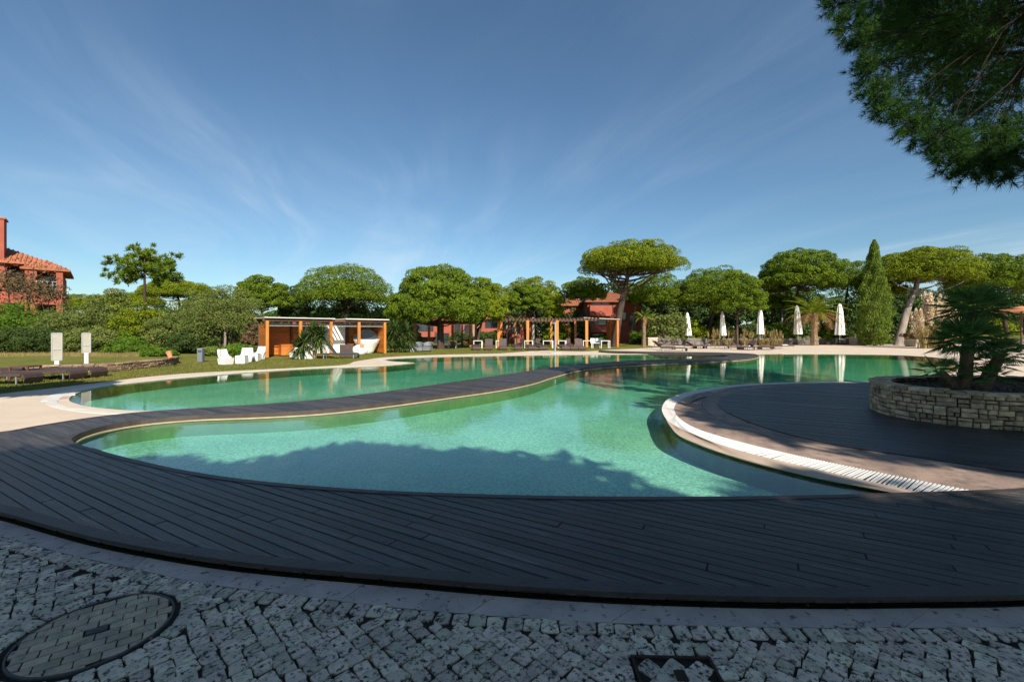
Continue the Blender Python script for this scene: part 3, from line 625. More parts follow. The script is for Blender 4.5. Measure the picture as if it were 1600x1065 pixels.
for (x, y, dx, dy) in ((0, h2, SQ[2] + .016, .014), (0, -h2, SQ[2] + .016, .014), (h2, 0, .014, SQ[2] - .015), (-h2, 0, .014, SQ[2] - .015)):
    MB().box((x, y, .013), (dx, dy, .016)).build('frame_bar', 'rust', sqc)
MB().box((0, 0, .007), (SQ[2] - .02, SQ[2] - .02, .004)).build('tray', 'joint', sqc)
for i in range(-3, 4):
    for j in range(-3, 4):
        x, y = (i - j) * .059, (i + j) * .059
        if max(abs(x), abs(y)) > h2 - .028 or (abs(x) < .04 and .02 < y < .11): continue
        k = .088 if max(abs(x), abs(y)) < h2 - .05 else .066
        o = link('cobble', rs.choice(variants['cobble']), sqc, (x, y, .009)); o.rotation_euler.z = R(45) + rs.uniform(-.08, .08); o.scale = (k, k, .085)
MB().box((.01, .065, .018), (.05, .06, .014)).build('lifting_socket', 'rust', sqc)
# ------------------------------------------------------------------ vegetation
def blob_crown(C, Rx, Ry, Rup, Rdn, nb, br, per, ln, wd, rs, out=.42, up=.2, under=.35, lump=.12, fill=.0, zexp=1.0, core=.32):
    """leaf quads gathered in clumps that sit on an uneven dome (C centre, Rx/Ry radii, Rup above, Rdn below)"""
    i = np.arange(nb) + .5; ph = i * 2.399963 + rs.uniform(0, 6)
    zz = 1 - (1 + under) * i / nb          # from the top down to a little under the rim
    rr = np.sqrt(np.clip(1 - np.clip(zz, -1, 1) ** 2, 0, 1)); zz = np.sign(zz) * np.abs(zz) ** zexp
    D = unit(np.c_[rr * np.cos(ph), rr * np.sin(ph), zz] + rs.normal(size=(nb, 3)) * .55 / math.sqrt(nb) * 1.15)
    k = 1 + rs.uniform(-lump * 1.3, lump * .7, nb)
    if fill: k *= np.where(rs.uniform(size=nb) < fill, rs.uniform(.35, .8, nb), 1)
    B = np.c_[D[:, 0] * (Rx - br * .7) * k, D[:, 1] * (Ry - br * .7) * k, np.where(D[:, 2] > 0, D[:, 2] * (Rup - br * .6), D[:, 2] * Rdn) * (1 + (k - 1) * 1.3)]
    bR = br * rs.uniform(.7, 1.25, nb)
    d = unit(rs.normal(size=(nb, per, 3)) + np.array([0, 0, .25]) + D[:, None, :] * .35)
    pos = B[:, None, :] + d * (bR[:, None] * rs.uniform(.80, 1.04, (nb, per)))[:, :, None] * np.array([1, 1, .62])
    A = unit(unit(np.cross(d, rs.normal(size=d.shape))) * (1.05 - out) + d * out * .8 + rs.normal(size=d.shape) * .18 + np.array([0, 0, up * .5])); NRM = d
    pos, A, NRM = pos.reshape(-1, 3), A.reshape(-1, 3), NRM.reshape(-1, 3)
    if core:        # twigs and older needles inside the crown
        n = int(nb * per * core); d = unit(rs.normal(size=(n, 3))); d[:, 2] = np.abs(d[:, 2]) * 1.0 - .25; r = rs.uniform(.25, .82, n)[:, None]
        q = d * r * np.array([Rx, Ry, 1]); q[:, 2] = np.where(d[:, 2] > 0, d[:, 2] * Rup, d[:, 2] * Rdn * 1.5) * r[:, 0]
        NRM = np.r_[NRM, unit(rs.normal(size=(n, 3)))]; pos = np.r_[pos, q]; A = np.r_[A, unit(rs.normal(size=(n, 3)))]; ln = np.r_[np.full(nb * per, ln), np.full(n, ln * 1.3)]; wd = np.r_[np.full(nb * per, wd), np.full(n, wd * 2.2)]
    V, F = leaf_quads(pos + np.array(C), A, ln, wd, rs, NRM)
    return V, F, B + np.array(C)
def limb(mb, a, b, r0, r1, sag, rs, n=5, seg=6):
    a, b = np.array(a, float), np.array(b, float); pts = []
    off = rs.normal(size=3) * .05 * np.linalg.norm(b - a); off[2] = abs(off[2])
    for k in range(n + 1):
        t = k / n; p = a + (b - a) * t; p = p + off * math.sin(math.pi * t); p[2] += sag * math.sin(math.pi * t) * np.linalg.norm(b - a); pts.append(p)
    mb.tube(pts, [r0 + (r1 - r0) * k / n for k in range(n + 1)], seg, cap=False)
TREES = []
def pine(cx, top, hw, bot, base, Y, label, name='stone_pine', leaf='pine', bark='bark', nb=70, per=200, depth=None, lean=None, ln=.20, wd=.075, br=None, tr=None, forks=7, lump=.10, under=.35, group='pines around the pool', fork_y=None, seed=None, rdn=None, gaps=0, ay=None, zexp=1.0):
    """stone pine surveyed by its crown centre, top, half width, underside and trunk foot, at distance Y"""
    seed = seed or int(cx * 7 + Y); rs = np.random.RandomState(seed)
    X = at(cx, Y); Rx = hw / FOC * Y; zt = zat(top, Y); zb = max(zat(bot, Y), .4); bx = at(base, Y)
    t = thing(name, label, 'pine tree', (bx, Y, -.02), group=group)
    br = (br * .9 if br else max(.45, Rx * .17)); nb = int(nb * 1.1); per = int(per * min(2.0, max(1, (br / .72) ** 2))); lump = lump * .95; H = zt - zb; Rup = H * .68; zc_ = zb + H * .32
    Ry = (depth or Rx * .95); C = (X - bx, 0, zc_)
    V, F, B = blob_crown(C, Rx, Ry, Rup, rdn or H * .30, nb, br, per, ln, wd, rs, lump=lump, under=under, zexp=zexp)
    np_mesh('crown', V, F, leaf, t)
    mb = MB(); tr = tr or max(.14, Rx * .045)
    zf = zat(fork_y, Y) if fork_y else zb - .02 * H
    zf = max(zf, .5); fx = C[0] * .55
    mb.tube([(0, 0, -.1), (fx * .25, .0, zf * .3), (fx * .6, .05, zf * .65), (fx, 0, zf)], [tr * 1.25, tr, tr * .9, tr * .8], 9, cap=False)
    mb.tube([(fx, 0, zf), (fx + (C[0] - fx) * .5, 0, (zf + zc_) / 2), (C[0], 0, zc_ + Rup * .3)], [tr * .8, tr * .6, tr * .2], 8, cap=False)
    mb.build('trunk', bark, t, smooth=True)
    order = np.argsort(-np.hypot(B[:, 0] - C[0], B[:, 1])); pick = order[::max(1, len(order) // max(forks, 1) // 2)][:forks]
    for q in pick:
        tt = rs.uniform(0, .75); sp = np.array([fx + (C[0] - fx) * tt * .6, 0, zf + (zc_ - zf) * tt])
        m2 = MB(); limb(m2, sp, B[q] * np.array([.9, .9, 1]) - np.array([0, 0, br * .4]), tr * rs.uniform(.2, .36), tr * .07, -.08, rs, 6, 5); m2.build('limb', bark, t, smooth=True)
    return t
G1 = 'stone pines behind the lawn'
# right-hand row
pine(1122, 417, 66, 488, 1103, 54, 'wide stone pine behind the first two closed parasols from the left', leaf='pine', nb=95, fork_y=492, group=G1)
pine(1152, 424, 42, 500, 1152, 51, 'stone pine with a straight dark trunk directly behind the second white parasol', leaf='pine', nb=60, fork_y=500, group=G1)
pine(1208, 448, 34, 492, 1205, 58, 'low stone pine tucked between the third and fourth parasols', leaf='pine', nb=45, group=G1)
pine(1250, 388, 62, 460, 1240, 54.5, 'round-headed pine standing over the fourth white parasol beside the date palm', leaf='pine', nb=100, ln=.30, wd=.08, fork_y=462, group=G1, under=.45)
pine(1326, 404, 46, 462, 1318, 60, 'stone pine rising behind the left side of the tall cypress', leaf='pine', nb=60, group=G1)
pine(1378, 422, 34, 470, 1375, 56, 'small bright pine crown showing right of the cypress', leaf='pine_yellow', nb=45, group=G1)
pine(1440, 385, 70, 452, 1403, 52, 'broad flat-topped stone pine with a pale leaning trunk right of the cypress', leaf='pine_yellow', bark='pale_bark', nb=120, fork_y=466, tr=.42, group=G1, under=.25)
pine(1556, 396, 62, 462, 1575, 52, 'broad stone pine filling the right edge behind the fan palm', leaf='pine', nb=110, group=G1)
pine(1504, 424, 36, 492, 1500, 62, 'darker pine filling the gap between the leaning pine and the right edge', leaf='pine', nb=60, group=G1, under=.7)
pine(1640, 405, 52, 470, 1650, 56, 'stone pine at the far right edge of the garden', leaf='pine', nb=60, group=G1)
# middle
tall = pine(985, 376, 78, 436, 960, 48, 'tallest umbrella pine with a dark leaning trunk and bare fanned limbs', leaf='pine_yellow', nb=105, fork_y=462, tr=.40, forks=22, lump=.16, under=.12, group=G1, rdn=1.2)
pine(1030, 428, 46, 486, 1038, 56, 'stone pine under the right half of the tallest umbrella pine', leaf='pine', nb=70, group=G1)
pine(1000, 440, 28, 478, 985, 60, 'small stone pine with a pale grey trunk right behind the tallest pine', leaf='pine', bark='pale_bark', nb=36, group=G1)
pine(912, 433, 36, 474, 914, 56, 'flat stone pine over the red house left of the tallest pine', leaf='pine', nb=60, group=G1)
pine(830, 431, 48, 482, 838, 58, 'rear wide pine behind the middle of the pergola', leaf='pine_yellow', nb=70, group=G1)
pine(824, 443, 32, 492, 822, 52, 'rounded pine standing in front of a wider one behind the pergola', leaf='pine', nb=55, ln=.28, group=G1)
pine(868, 455, 18, 510, 868, 54, 'narrow light green young pine between two wider pines behind the pergola', leaf='pine_yellow', nb=36, group=G1, under=.8)
pine(686, 416, 76, 512, 689, 41.5, 'biggest bushy pine with upright spiky shoots in front of the pergola', name='bushy_pine', leaf='pine', nb=150, per=190, ln=.36, wd=.075, fork_y=516, lump=.13, under=.6, br=.85, tr=.34, group=G1)
pine(757, 436, 36, 505, 745, 43.5, 'smaller bushy pine joined to the right flank of the biggest one', name='bushy_pine', leaf='pine_yellow', nb=75, per=180, ln=.35, wd=.075, lump=.13, under=.6, br=.7, group=G1)
pine(625, 452, 24, 505, 626, 48, 'narrow pine between the dome pine and the biggest bushy pine', leaf='pine', nb=45, group=G1, under=.7)
pine(539, 412, 71, 486, 541, 47, 'dense dome-shaped stone pine rising behind the wooden cabana', leaf='pine', nb=130, per=105, lump=.06, under=.35, fork_y=490, tr=.4, group=G1)
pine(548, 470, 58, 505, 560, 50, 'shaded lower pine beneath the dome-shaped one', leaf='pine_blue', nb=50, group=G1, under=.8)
pine(410, 432, 43, 490, 408, 46, 'round pine to the left behind the wooden cabana', leaf='pine', nb=80, ln=.28, group=G1, under=.5)
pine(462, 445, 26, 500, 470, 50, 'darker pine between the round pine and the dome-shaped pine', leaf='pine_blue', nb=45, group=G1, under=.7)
pine(277, 437, 50, 470, 283, 62, 'flat-domed stone pine behind the young single-stemmed pine', leaf='pine_yellow', nb=90, lump=.05, group=G1, under=.15)
pine(205, 456, 44, 480, 205, 66, 'low flat stone pine crown behind the left shrubbery', leaf='pine_yellow', nb=60, lump=.05, group=G1)
pine(118, 458, 40, 490, 118, 64, 'stone pine crown just right of the red house on the left', leaf='pine_yellow', nb=60, lump=.05, group=G1)
pine(330, 452, 36, 500, 332, 58, 'pine crown between the flat-domed pine and the grey-green tree', leaf='pine', nb=50, group=G1, under=.7)
# pines of the same grove that stand behind and beside the viewer and shade the foreground
def crown_near(t, C, Rx, Ry, Rup, Rdn, nb, br, per, ln, wd, m, seed, **k):
    rs = np.random.RandomState(seed); V, F, B = blob_crown(C, Rx, Ry, Rup, Rdn, nb, br, per, ln, wd, rs, **k); np_mesh('crown', V, F, m, t); return B, rs
def grove_pine(x, y, C, Rx, Ry, Rup, Rdn, nb, label, seed, per=150, br=1.5):
    t = thing('stone_pine', label, 'pine tree', (x, y, 0), group='stone pines behind the viewer')
    B, rs = crown_near(t, (C[0] - x, C[1] - y, C[2]), Rx, Ry, Rup, Rdn, nb, br, per, .62, .26, 'near_pine', seed, under=.6, lump=.1, fill=.35)
    zf = C[2] - Rdn * .8; c = (C[0] - x, C[1] - y, C[2])
    MB().tube([(0, 0, -.2), (c[0] * .2, c[1] * .2, zf * .5), (c[0] * .5, c[1] * .5, zf), (*c[:2], c[2] + Rup * .3)], [.42, .34, .3, .08], 10).build('trunk', 'bark', t, smooth=True)
    for q in range(0, len(B), max(1, len(B) // 14)):
        m = MB(); limb(m, (c[0] * .5, c[1] * .5, zf), B[q], .14, .03, -.05, rs, 5, 6); m.build('limb', 'bark', t, smooth=True)
    return t
grove_pine(1.5, -12.5, (.9, -12.1, 8.6), 5.4, 4.6, 2.6, 1.6, 120, 'stone pine behind the viewer, its shadow covering the middle of the pool front', 31)
grove_pine(-5.5, -12, (-4.9, -13.3, 8.4), 5.2, 4.4, 2.6, 1.5, 120, 'stone pine behind the viewer to the left, its shadow on the near left deck', 32)
grove_pine(7.5, -14, (7.6, -12.7, 8.4), 4.6, 4.2, 2.4, 1.5, 100, 'stone pine behind the viewer to the right, its shadow on the near right deck', 33)
grove_pine(-12, -17, (-11.5, -16.5, 8.0), 4.6, 4.4, 2.4, 1.5, 90, 'stone pine furthest left behind the viewer', 34)
grove_pine(2.4, -6, (1.6, -6.3, 6.6), 4.6, 3.2, 1.8, 1.2, 80, 'lower stone pine close behind the viewer', 35)
grove_pine(13.5, -4, (13.2, -2.9, 8.2), 5.0, 4.4, 2.2, 1.5, 110, 'stone pine beside the viewer on the right that shades the dark platform', 36)
grove_pine(-4.5, -6.5, (-4.6, -8.2, 6.2), 4.2, 3.2, 1.8, 1.2, 80, 'lower stone pine close behind the viewer on the left', 37)

grove_pine(-11.2, 4.2, (-10.6, 5.0, 5.2), 1.7, 1.6, .9, .6, 30, 'small pine beyond the left edge that shades the pale paving', 38, 90, .5)
# overhanging pine, upper right: real needle tufts on twigs
def needle_pine():
    rs = np.random.RandomState(77)
    base = (14.2, 6.0); t = thing('stone_pine', 'large pine overhanging the upper right corner with long dark needles and see-through twigs', 'pine tree', (*base, 0))
    C = np.array([12.1, 8.1, 8.9]); RX, RY, RU, RD = 5.9, 5.4, 3.0, 3.5
    B = []
    nb = 620; i = np.arange(nb) + .5; ph = i * 2.399963; zz = 1 - 1.9 * i / nb; rr = np.sqrt(1 - zz ** 2)
    k = rs.uniform(.55, 1.03, nb)
    B = np.c_[rr * np.cos(ph) * RX * k, rr * np.sin(ph) * RY * k, np.where(zz > 0, zz * RU, zz * RD) * k] + C
    extra = []
    for (px, py, Y) in ((1312, 8, 7.8), (1330, 40, 7.6), (1352, 70, 7.9), (1365, 110, 7.7), (1375, 150, 7.6), (1392, 172, 7.5), (1420, 190, 7.4), (1445, 203, 7.5), (1470, 210, 7.2), (1495, 250, 7.2), (1520, 262, 7.3), (1545, 255, 7.1), (1570, 262, 7.2), (1592, 245, 7.0), (1610, 262, 7.3), (1560, 225, 7.4), (1520, 222, 7.6), (1590, 205, 7.2), (1480, 232, 7.3)):
        extra.append((at(px, Y), Y, zat(py, Y)))
    # thin the parts that hang below or left of the photographed outline
    def ok(p):
        if p[1] < 1.2: return True
        px = 800 + FOC * p[0] / p[1]; py = HOR - FOC * (p[2] - EYE) / p[1]
        if px > 1640: return True
        lim = np.interp(px, [1290, 1335, 1372, 1395, 1455, 1490, 1560, 1640], [-40, 30, 130, 165, 190, 235, 245, 235])
        return py < lim
    B = np.array([p for p in B if ok(p)])
    B = np.r_[B, np.array(extra)]
    # twigs: each clump carries some twigs, each twig some tufts
    nt_ = 26; seg = []
    tuftC = []; tuftA = []
    small = set(range(len(B) - len(extra), len(B)))
    for bi, b in enumerate(B):
        far_ = not (b[1] > 2.3 and b[0] / max(b[1], .1) < 1.4)
        if far_ and rs.uniform() < .45: continue
        s = .34 if bi in small else rs.uniform(.5, .85)
        m_ = 34 if bi in small else nt_
        out_ = unit(b - (C - np.array([0, 0, 2.5])))
        for _ in range(m_):
            d = unit(rs.normal(size=3) + out_ * .7 + np.array([0, 0, .15])); e = b + d * s * rs.uniform(.5, 1)
            seg.append((b, e)); 
            for tt in (1.0, .72):
                tuftC.append(b + (e - b) * tt); tuftA.append(unit(d + np.array([0, 0, .35])))
    tuftC = np.array(tuftC); tuftA = np.array(tuftA)
    near = (tuftC[:, 1] > 2.5) & (tuftC[:, 0] / np.maximum(tuftC[:, 1], .1) < 1.35)
    def needles(Cn, An, per, ln, wd):
        n = len(Cn); d = unit(An[:, None, :] * .75 + rs.normal(size=(n, per, 3)) * .62); c = np.repeat(Cn[:, None, :], per, 1)
        s = unit(np.cross(d, rs.normal(size=d.shape))); L_ = ln * rs.uniform(.7, 1.2, (n, per, 1))
        V = np.stack([c - s * wd, c + s * wd, c + d * L_], 2).reshape(-1, 3); return V, np.arange(len(V)).reshape(-1, 3)
    o = np.array([*base, 0])
    V, F = needles(tuftC[near] - o, tuftA[near], 27, .155, .0040); np_mesh('crown', V, F, 'near_pine', t)
    V, F = needles(tuftC[~near] - o, tuftA[~near], 9, .20, .011); np_mesh('crown', V, F, 'near_pine', t)
    mb = MB()
    for a, b in seg[::2]:
        a, b = a - o, b - o; mb.tube([a, b], [.006, .003], 3, cap=False)
    mb.build('twig_mass', 'near_bark', t, kind='stuff')
    fork = np.array([-.6, .8, 5.2]); c = C - o
    MB().tube([(0, 0, -.2), (-.1, .2, 2.5), tuple(fork), (fork[0] - .6, fork[1] + .5, 7.2), (c[0] + .8, c[1], 9.5)], [.42, .36, .30, .22, .08], 12).build('trunk', 'near_bark', t, smooth=True)
    # main limbs, then a branch to each clump
    hubs = []
    for k in range(14):
        q = 2 * math.pi * k / 14 + .2; h = C + np.array([math.cos(q) * 3.0, math.sin(q) * 2.9, rs.uniform(-1.6, -.3)]) - o; hubs.append(h)
        m = MB(); limb(m, fork + np.array([0, 0, rs.uniform(-.3, 1.2)]), h, .09, .03, -.05, rs, 7, 7); m.build('limb', 'near_bark', t, smooth=True)
    hubs = np.array(hubs); mb = MB()
    for b in B:
        bb = b - o; h = hubs[np.argmin(np.linalg.norm(hubs - bb, axis=1))]; limb(mb, h, bb, .014, .005, rs.uniform(-.12, .08), rs, 5, 4)
    mb.build('branch_mass', 'near_bark', t, kind='stuff')
needle_pine()

def young_pine(cx, top, hw, bot, base, Y, label):
    rs = np.random.RandomState(5); X = at(base, Y); t = thing('young_pine', label, 'pine tree', (X, Y, 0), group='pines around the pool')
    k = Y / FOC; pts = []
    V = []; ends = [(-48, 398), (-40, 412), (-33, 392), (-22, 380), (-8, 384), (2, 378), (12, 392), (24, 400), (34, 390), (42, 402), (44, 412), (30, 420), (40, 424), (-30, 428), (-44, 420), (0, 405), (-15, 410), (15, 412), (20, 432), (-12, 424)]
    mb_t = MB(); zf = zat(432, Y)
    mb_t.tube([(0, 0, -.1), (.05, 0, 1.5), (.02, 0, 3.2), (0, 0, zf), (.0, 0, zat(395, Y))], [.16, .13, .11, .08, .03], 8, cap=False); mb_t.build('trunk', 'bark', t, smooth=True)
    C = []; A = []
    for dx, y in ends:
        e = np.array([dx * k, rs.uniform(-1, 1) * 1.6, zat(y + 6, Y)]); m = MB(); limb(m, (0, 0, zf + rs.uniform(-.2, .5)), e, .04, .015, -.12, rs, 4, 5); m.build('limb', 'bark', t, smooth=True)
        for j in range(12):
            c = e * (1 - .035 * j) + np.array([0, 0, zf * .035 * j * .9]) + rs.normal(size=3) * np.array([.36, .36, .30]); 
            for q in range(60): d = unit(rs.normal(size=3) + np.array([0, 0, .7])); C.append(c + d * rs.uniform(.02, .26)); A.append(unit(d + np.array([0, 0, .5])))
    V, F = leaf_quads(np.array(C), np.array(A), .27, .06, rs); np_mesh('crown', V, F, 'pine', t)
young_pine(225, 375, 48, 440, 226, 36, 'tall young pine with a thin bare stem and upturned spiky branches on the left')

def shrub(cx, top, hw, bot, Y, leaf, label, name='shrub', cat='shrub', nb=40, per=90, ln=.17, wd=.075, br=None, group=None, depth=None, stem=True, lump=.2, seed=None, up=.2, under=.75, zexp=1.0):
    rs = np.random.RandomState(seed or abs(int(cx * 13 + top))); X = at(cx, Y); Rx = hw / FOC * Y; zt = zat(top, Y); zb = max(0, zat(bot, Y)); H = zt - zb
    t = thing(name, label, cat, (X, Y, -.02), group=group); br = br or max(.22, min(Rx, H) * .26)
    V, F, B = blob_crown((0, 0, zb + H * .45), Rx, depth or Rx * .8, H * .55, H * .42, nb, br, per, ln, wd, rs, lump=lump, under=under, fill=.25, out=.4, up=up, zexp=zexp)
    np_mesh('foliage', V, F, leaf, t)
    if stem:
        mb = MB()
        for q in range(5): limb(mb, (rs.uniform(-.2, .2) * Rx, rs.uniform(-.15, .15) * Rx, -.05), B[rs.randint(len(B))], .05 + .01 * H, .02, -.05, rs, 4, 5)
        mb.build('stem', 'bark', t, smooth=True)
    return t
GH = 'shrubs and small trees on the left bank'
for a in ((30, 470, 60, 566, 33, 'hedge', 'tall leafy shrub below the red house at the left edge'), (100, 478, 55, 566, 33.5, 'olive', 'tall grey-green shrub behind the left notice board'),
          (165, 452, 46, 562, 35, 'olive', 'tallest grey-green shrub left of the young pine'), (-40, 465, 50, 566, 33, 'hedge', 'leafy shrub beyond the left edge'),
          (218, 470, 44, 556, 35, 'pine_yellow', 'feathery yellow-green pine shrub round the foot of the young pine'), (268, 488, 40, 555, 34.5, 'olive', 'loose grey-green shrub right of the young pine'),
          (62, 508, 48, 568, 31, 'dark_leaf', 'dark low bush behind the left notice board'), (142, 512, 44, 568, 31.2, 'olive', 'low olive bush behind the right notice board'), (-5, 512, 40, 568, 31, 'dark_leaf', 'dark low bush at the far left edge'),
          (300, 512, 34, 560, 33, 'dark_leaf', 'dark green bush left of the grey litter bin'), (196, 520, 34, 562, 32, 'hedge', 'mid green bush between the right notice board and the young pine')):
    shrub(*a[:6], a[6], nb=64, per=200, ln=.15, wd=.062, group=GH)
shrub(352, 446, 62, 545, 34, 'olive', 'broad grey-green tree left of the wooden cabana', name='olive_tree', cat='tree', nb=120, per=190, ln=.15, wd=.05, under=.55, lump=.18)
shrub(300, 455, 34, 530, 38, 'olive', 'airy grey-green tree behind the path', name='olive_tree', cat='tree', nb=60, per=90, ln=.20, wd=.07)
shrub(20, 402, 66, 490, 36.5, 'twig', 'russet half-bare climber in front of the red house balconies', name='half_bare_tree', cat='tree', nb=60, per=32, ln=.16, wd=.09, lump=.3)
shrub(70, 425, 40, 492, 36, 'twig', 'russet half-bare tree hiding the balcony corner', name='half_bare_tree', cat='tree', nb=36, per=26, ln=.16, wd=.09, lump=.3)
shrub(205, 534, 40, 566, 28, 'hedge', 'trimmed bright green hedge on the terrace left of its end', name='hedge', cat='hedge', nb=50, ln=.11, wd=.06, group='hedge on the walled terrace')
shrub(248, 541, 26, 566, 26, 'hedge', 'rounded end of the bright green hedge above the stone wall', name='hedge', cat='hedge', nb=40, ln=.11, wd=.06, group='hedge on the walled terrace')
shrub(334, 540, 20, 566, 29.5, 'lime', 'yellow-green bush between the litter bin and the white chairs', cat='bush', nb=44, ln=.14, wd=.10, group='bushes by the white chairs')
shrub(374, 536, 20, 562, 29.5, 'hedge', 'green bush behind the white chairs at the cabana corner', cat='bush', nb=44, ln=.14, wd=.10, group='bushes by the white chairs')
shrub(392, 505, 16, 558, 31, 'twig', 'reddish climbing shrub on the left corner of the cabana', cat='shrub', nb=30, ln=.14, wd=.09)
# undergrowth on the right and behind the pergola
GU = 'undergrowth beneath the pines'
for a in ((1040, 478, 36, 534, 52, 'olive', 'silvery grey-green bush between the small palm and the first parasol'), (1085, 500, 22, 536, 53.5, 'pine_yellow', 'light green bush right behind the first parasol'), (1128, 500, 22, 536, 53.5, 'olive', 'grey-green bush behind the second parasol'),
          (1170, 505, 22, 534, 55, 'dark_leaf', 'dark bush between the second and third parasols'), (1215, 505, 26, 534, 55, 'hedge', 'green bush between the third and fourth parasols'), (1310, 500, 24, 534, 56, 'dark_leaf', 'dark bush beside the fifth parasol'),
          (1296, 505, 18, 532, 54, 'hedge', 'green bush between the date palm and the fifth parasol'), (1440, 505, 30, 533, 56, 'dark_leaf', 'dark bush behind the pampas grass'), (1540, 490, 50, 534, 56, 'pine_yellow', 'yellow-green bush behind the fan palm'),
          (905, 478, 16, 540, 56, 'dark_leaf', 'dark green bush left of the red house gable'), (868, 500, 24, 540, 55, 'pine_yellow', 'light green bush seen through the pergola middle bay'), (770, 515, 26, 540, 56, 'dark_leaf', 'dark bush under the left bays of the pergola'),
          (720, 518, 26, 540, 55, 'dark_leaf', 'dark bush beneath the bushy pine'), (930, 522, 36, 541, 57, 'hedge', 'clipped hedge below the red house wall'), (1005, 515, 24, 541, 57, 'hedge', 'green hedge right of the tallest pine trunk'), (640, 500, 20, 545, 50, 'olive', 'loose bush left of the pergola')):
    shrub(*a[:6], a[6], nb=36, per=80, ln=.26, wd=.12, group=GU, stem=False)
shrub(1368, 523, 24, 538, 50.5, 'lime', 'low flowering bush at the foot of the cypress', cat='bush', nb=26, per=70, ln=.16, wd=.10, stem=False)
# thick wood that closes the view under and between the crowns
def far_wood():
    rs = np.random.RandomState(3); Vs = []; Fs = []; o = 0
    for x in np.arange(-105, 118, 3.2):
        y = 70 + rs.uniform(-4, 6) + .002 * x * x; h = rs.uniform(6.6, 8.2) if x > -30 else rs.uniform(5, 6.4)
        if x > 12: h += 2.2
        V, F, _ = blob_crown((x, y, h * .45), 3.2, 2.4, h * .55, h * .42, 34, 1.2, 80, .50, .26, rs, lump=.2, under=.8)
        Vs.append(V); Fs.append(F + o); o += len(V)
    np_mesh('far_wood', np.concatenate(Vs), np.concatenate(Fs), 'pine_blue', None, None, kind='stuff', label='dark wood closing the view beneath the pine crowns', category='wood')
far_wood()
def slim_trunks():
    rs = random.Random(9)
    for k, px in enumerate((1062, 1186, 1224, 1284, 1300, 1350, 1432, 1462, 1516, 520, 590, 780, 846, 890, 1020, 1075)):
        pass
slim_trunks()

# cypress
def cypress():
    rs = np.random.RandomState(8); Y = 50.0; X = at(1366, Y); k = Y / FOC; t = thing('cypress', 'tall narrow pointed cypress standing among the pines', 'cypress tree', (X, Y, 0))
    C = []; A = []
    prof = [(0, 13), (.06, 17), (.2, 21), (.4, 19.5), (.55, 16), (.7, 12), (.85, 7.5), (.95, 4), (1.0, 1)]
    H = zat(375, Y)
    n = 22000; z = rs.uniform(0, 1, n) ** 1.15; r = np.interp(z, [p[0] for p in prof], [p[1] for p in prof]) * k
    ph = rs.uniform(0, 2 * np.pi, n); lob = 1 + .16 * np.sin(ph * 3 + z * 9) + .12 * np.sin(ph * 7 - z * 23) + .10 * np.sin(z * 50 + ph * 2)
    rr = r * lob * rs.uniform(.72, 1.0, n); P_ = np.c_[rr * np.cos(ph), rr * np.sin(ph), .15 + z * (H - .15)]
    A_ = unit(np.c_[np.cos(ph) * .35, np.sin(ph) * .35, np.ones(n)] + rs.normal(size=(n, 3)) * .25)
    V, F = leaf_quads(P_, A_, .24, .075, rs); np_mesh('crown', V, F, 'cypress', t)
    MB().tube([(0, 0, -.1), (0, 0, H * .8)], [.2, .04], 8).build('trunk', 'bark', t)
cypress()

def frond(mb, rs, base, az, elev, L_, droop, wd, pin=16, leaflet=.45):
    """feather frond: curved rib with two rows of leaflets"""
    rib = []; p = np.array(base, float); e = elev
    n = 8
    for i in range(n + 1):
        rib.append(p.copy()); d = np.array([math.cos(az) * math.cos(e), math.sin(az) * math.cos(e), math.sin(e)]); p = p + d * L_ / n; e -= droop / n
    mb.tube(rib, [wd * (1 - .8 * i / n) for i in range(n + 1)], 3, cap=False)
    rib = np.array(rib)
    for j in range(pin):
        t = .18 + .82 * j / pin; i = min(int(t * n), n - 1); f = t * n - i; q = rib[i] * (1 - f) + rib[i + 1] * f; d = unit(rib[i + 1] - rib[i])
        side = unit(np.cross(d, [0, 0, 1])); l = leaflet * math.sin(math.pi * (.15 + .8 * t)) * rs.uniform(.85, 1.1)
        for s in (-1, 1):
            tip = q + (side * s * .75 + d * .6 + np.array([0, 0, -.22])) * l; w_ = d * wd * 1.5
            mb.add([q - w_, q + w_, tip], [(0, 1, 2)])
def feather_palm(X, Y, h, L_, nf, label, m='palm', seed=1, dry=0, tr=.22, name='date_palm'):
    rs = np.random.RandomState(seed); t = thing(name, label, 'palm tree', (X, Y, 0))
    MB().lathe([(tr * 1.5, -.1), (tr * 1.15, .25), (tr, h * .5), (tr * 1.05, h * .8), (tr * 1.35, h), (tr * .8, h + .25), (.02, h + .35)], 12, fold=.06, nf=6).build('trunk', 'palm_bark', t)
    for i in range(nf):
        az = i * 2.39996; e = 1.35 - 1.5 * i / nf; mb = MB(); frond(mb, rs, (math.cos(az) * .1, math.sin(az) * .1, h + .1), az, e, L_ * rs.uniform(.85, 1.1), 1.2 + .5 * i / nf, .035, 15, L_ * .22)
        mb.build('frond', 'dry_palm' if i >= nf - dry else m, t)
    return t
feather_palm(at(1272, 51), 51, 3.5, 3.7, 44, 'date palm with arching fronds and brown dead lower leaves right of the fourth parasol', 'pine_yellow', 3, 14, .34)
feather_palm(at(806, 45), 47.6, 2.5, 1.5, 20, 'small palm with a pale stem under the middle of the pergola', 'palm', 4, 6, .14)
feather_palm(at(1006, 47), 47, 2.9, 1.3, 18, 'slim palm with a grey trunk right of the tallest pine', 'pine_yellow', 5, 5, .2)
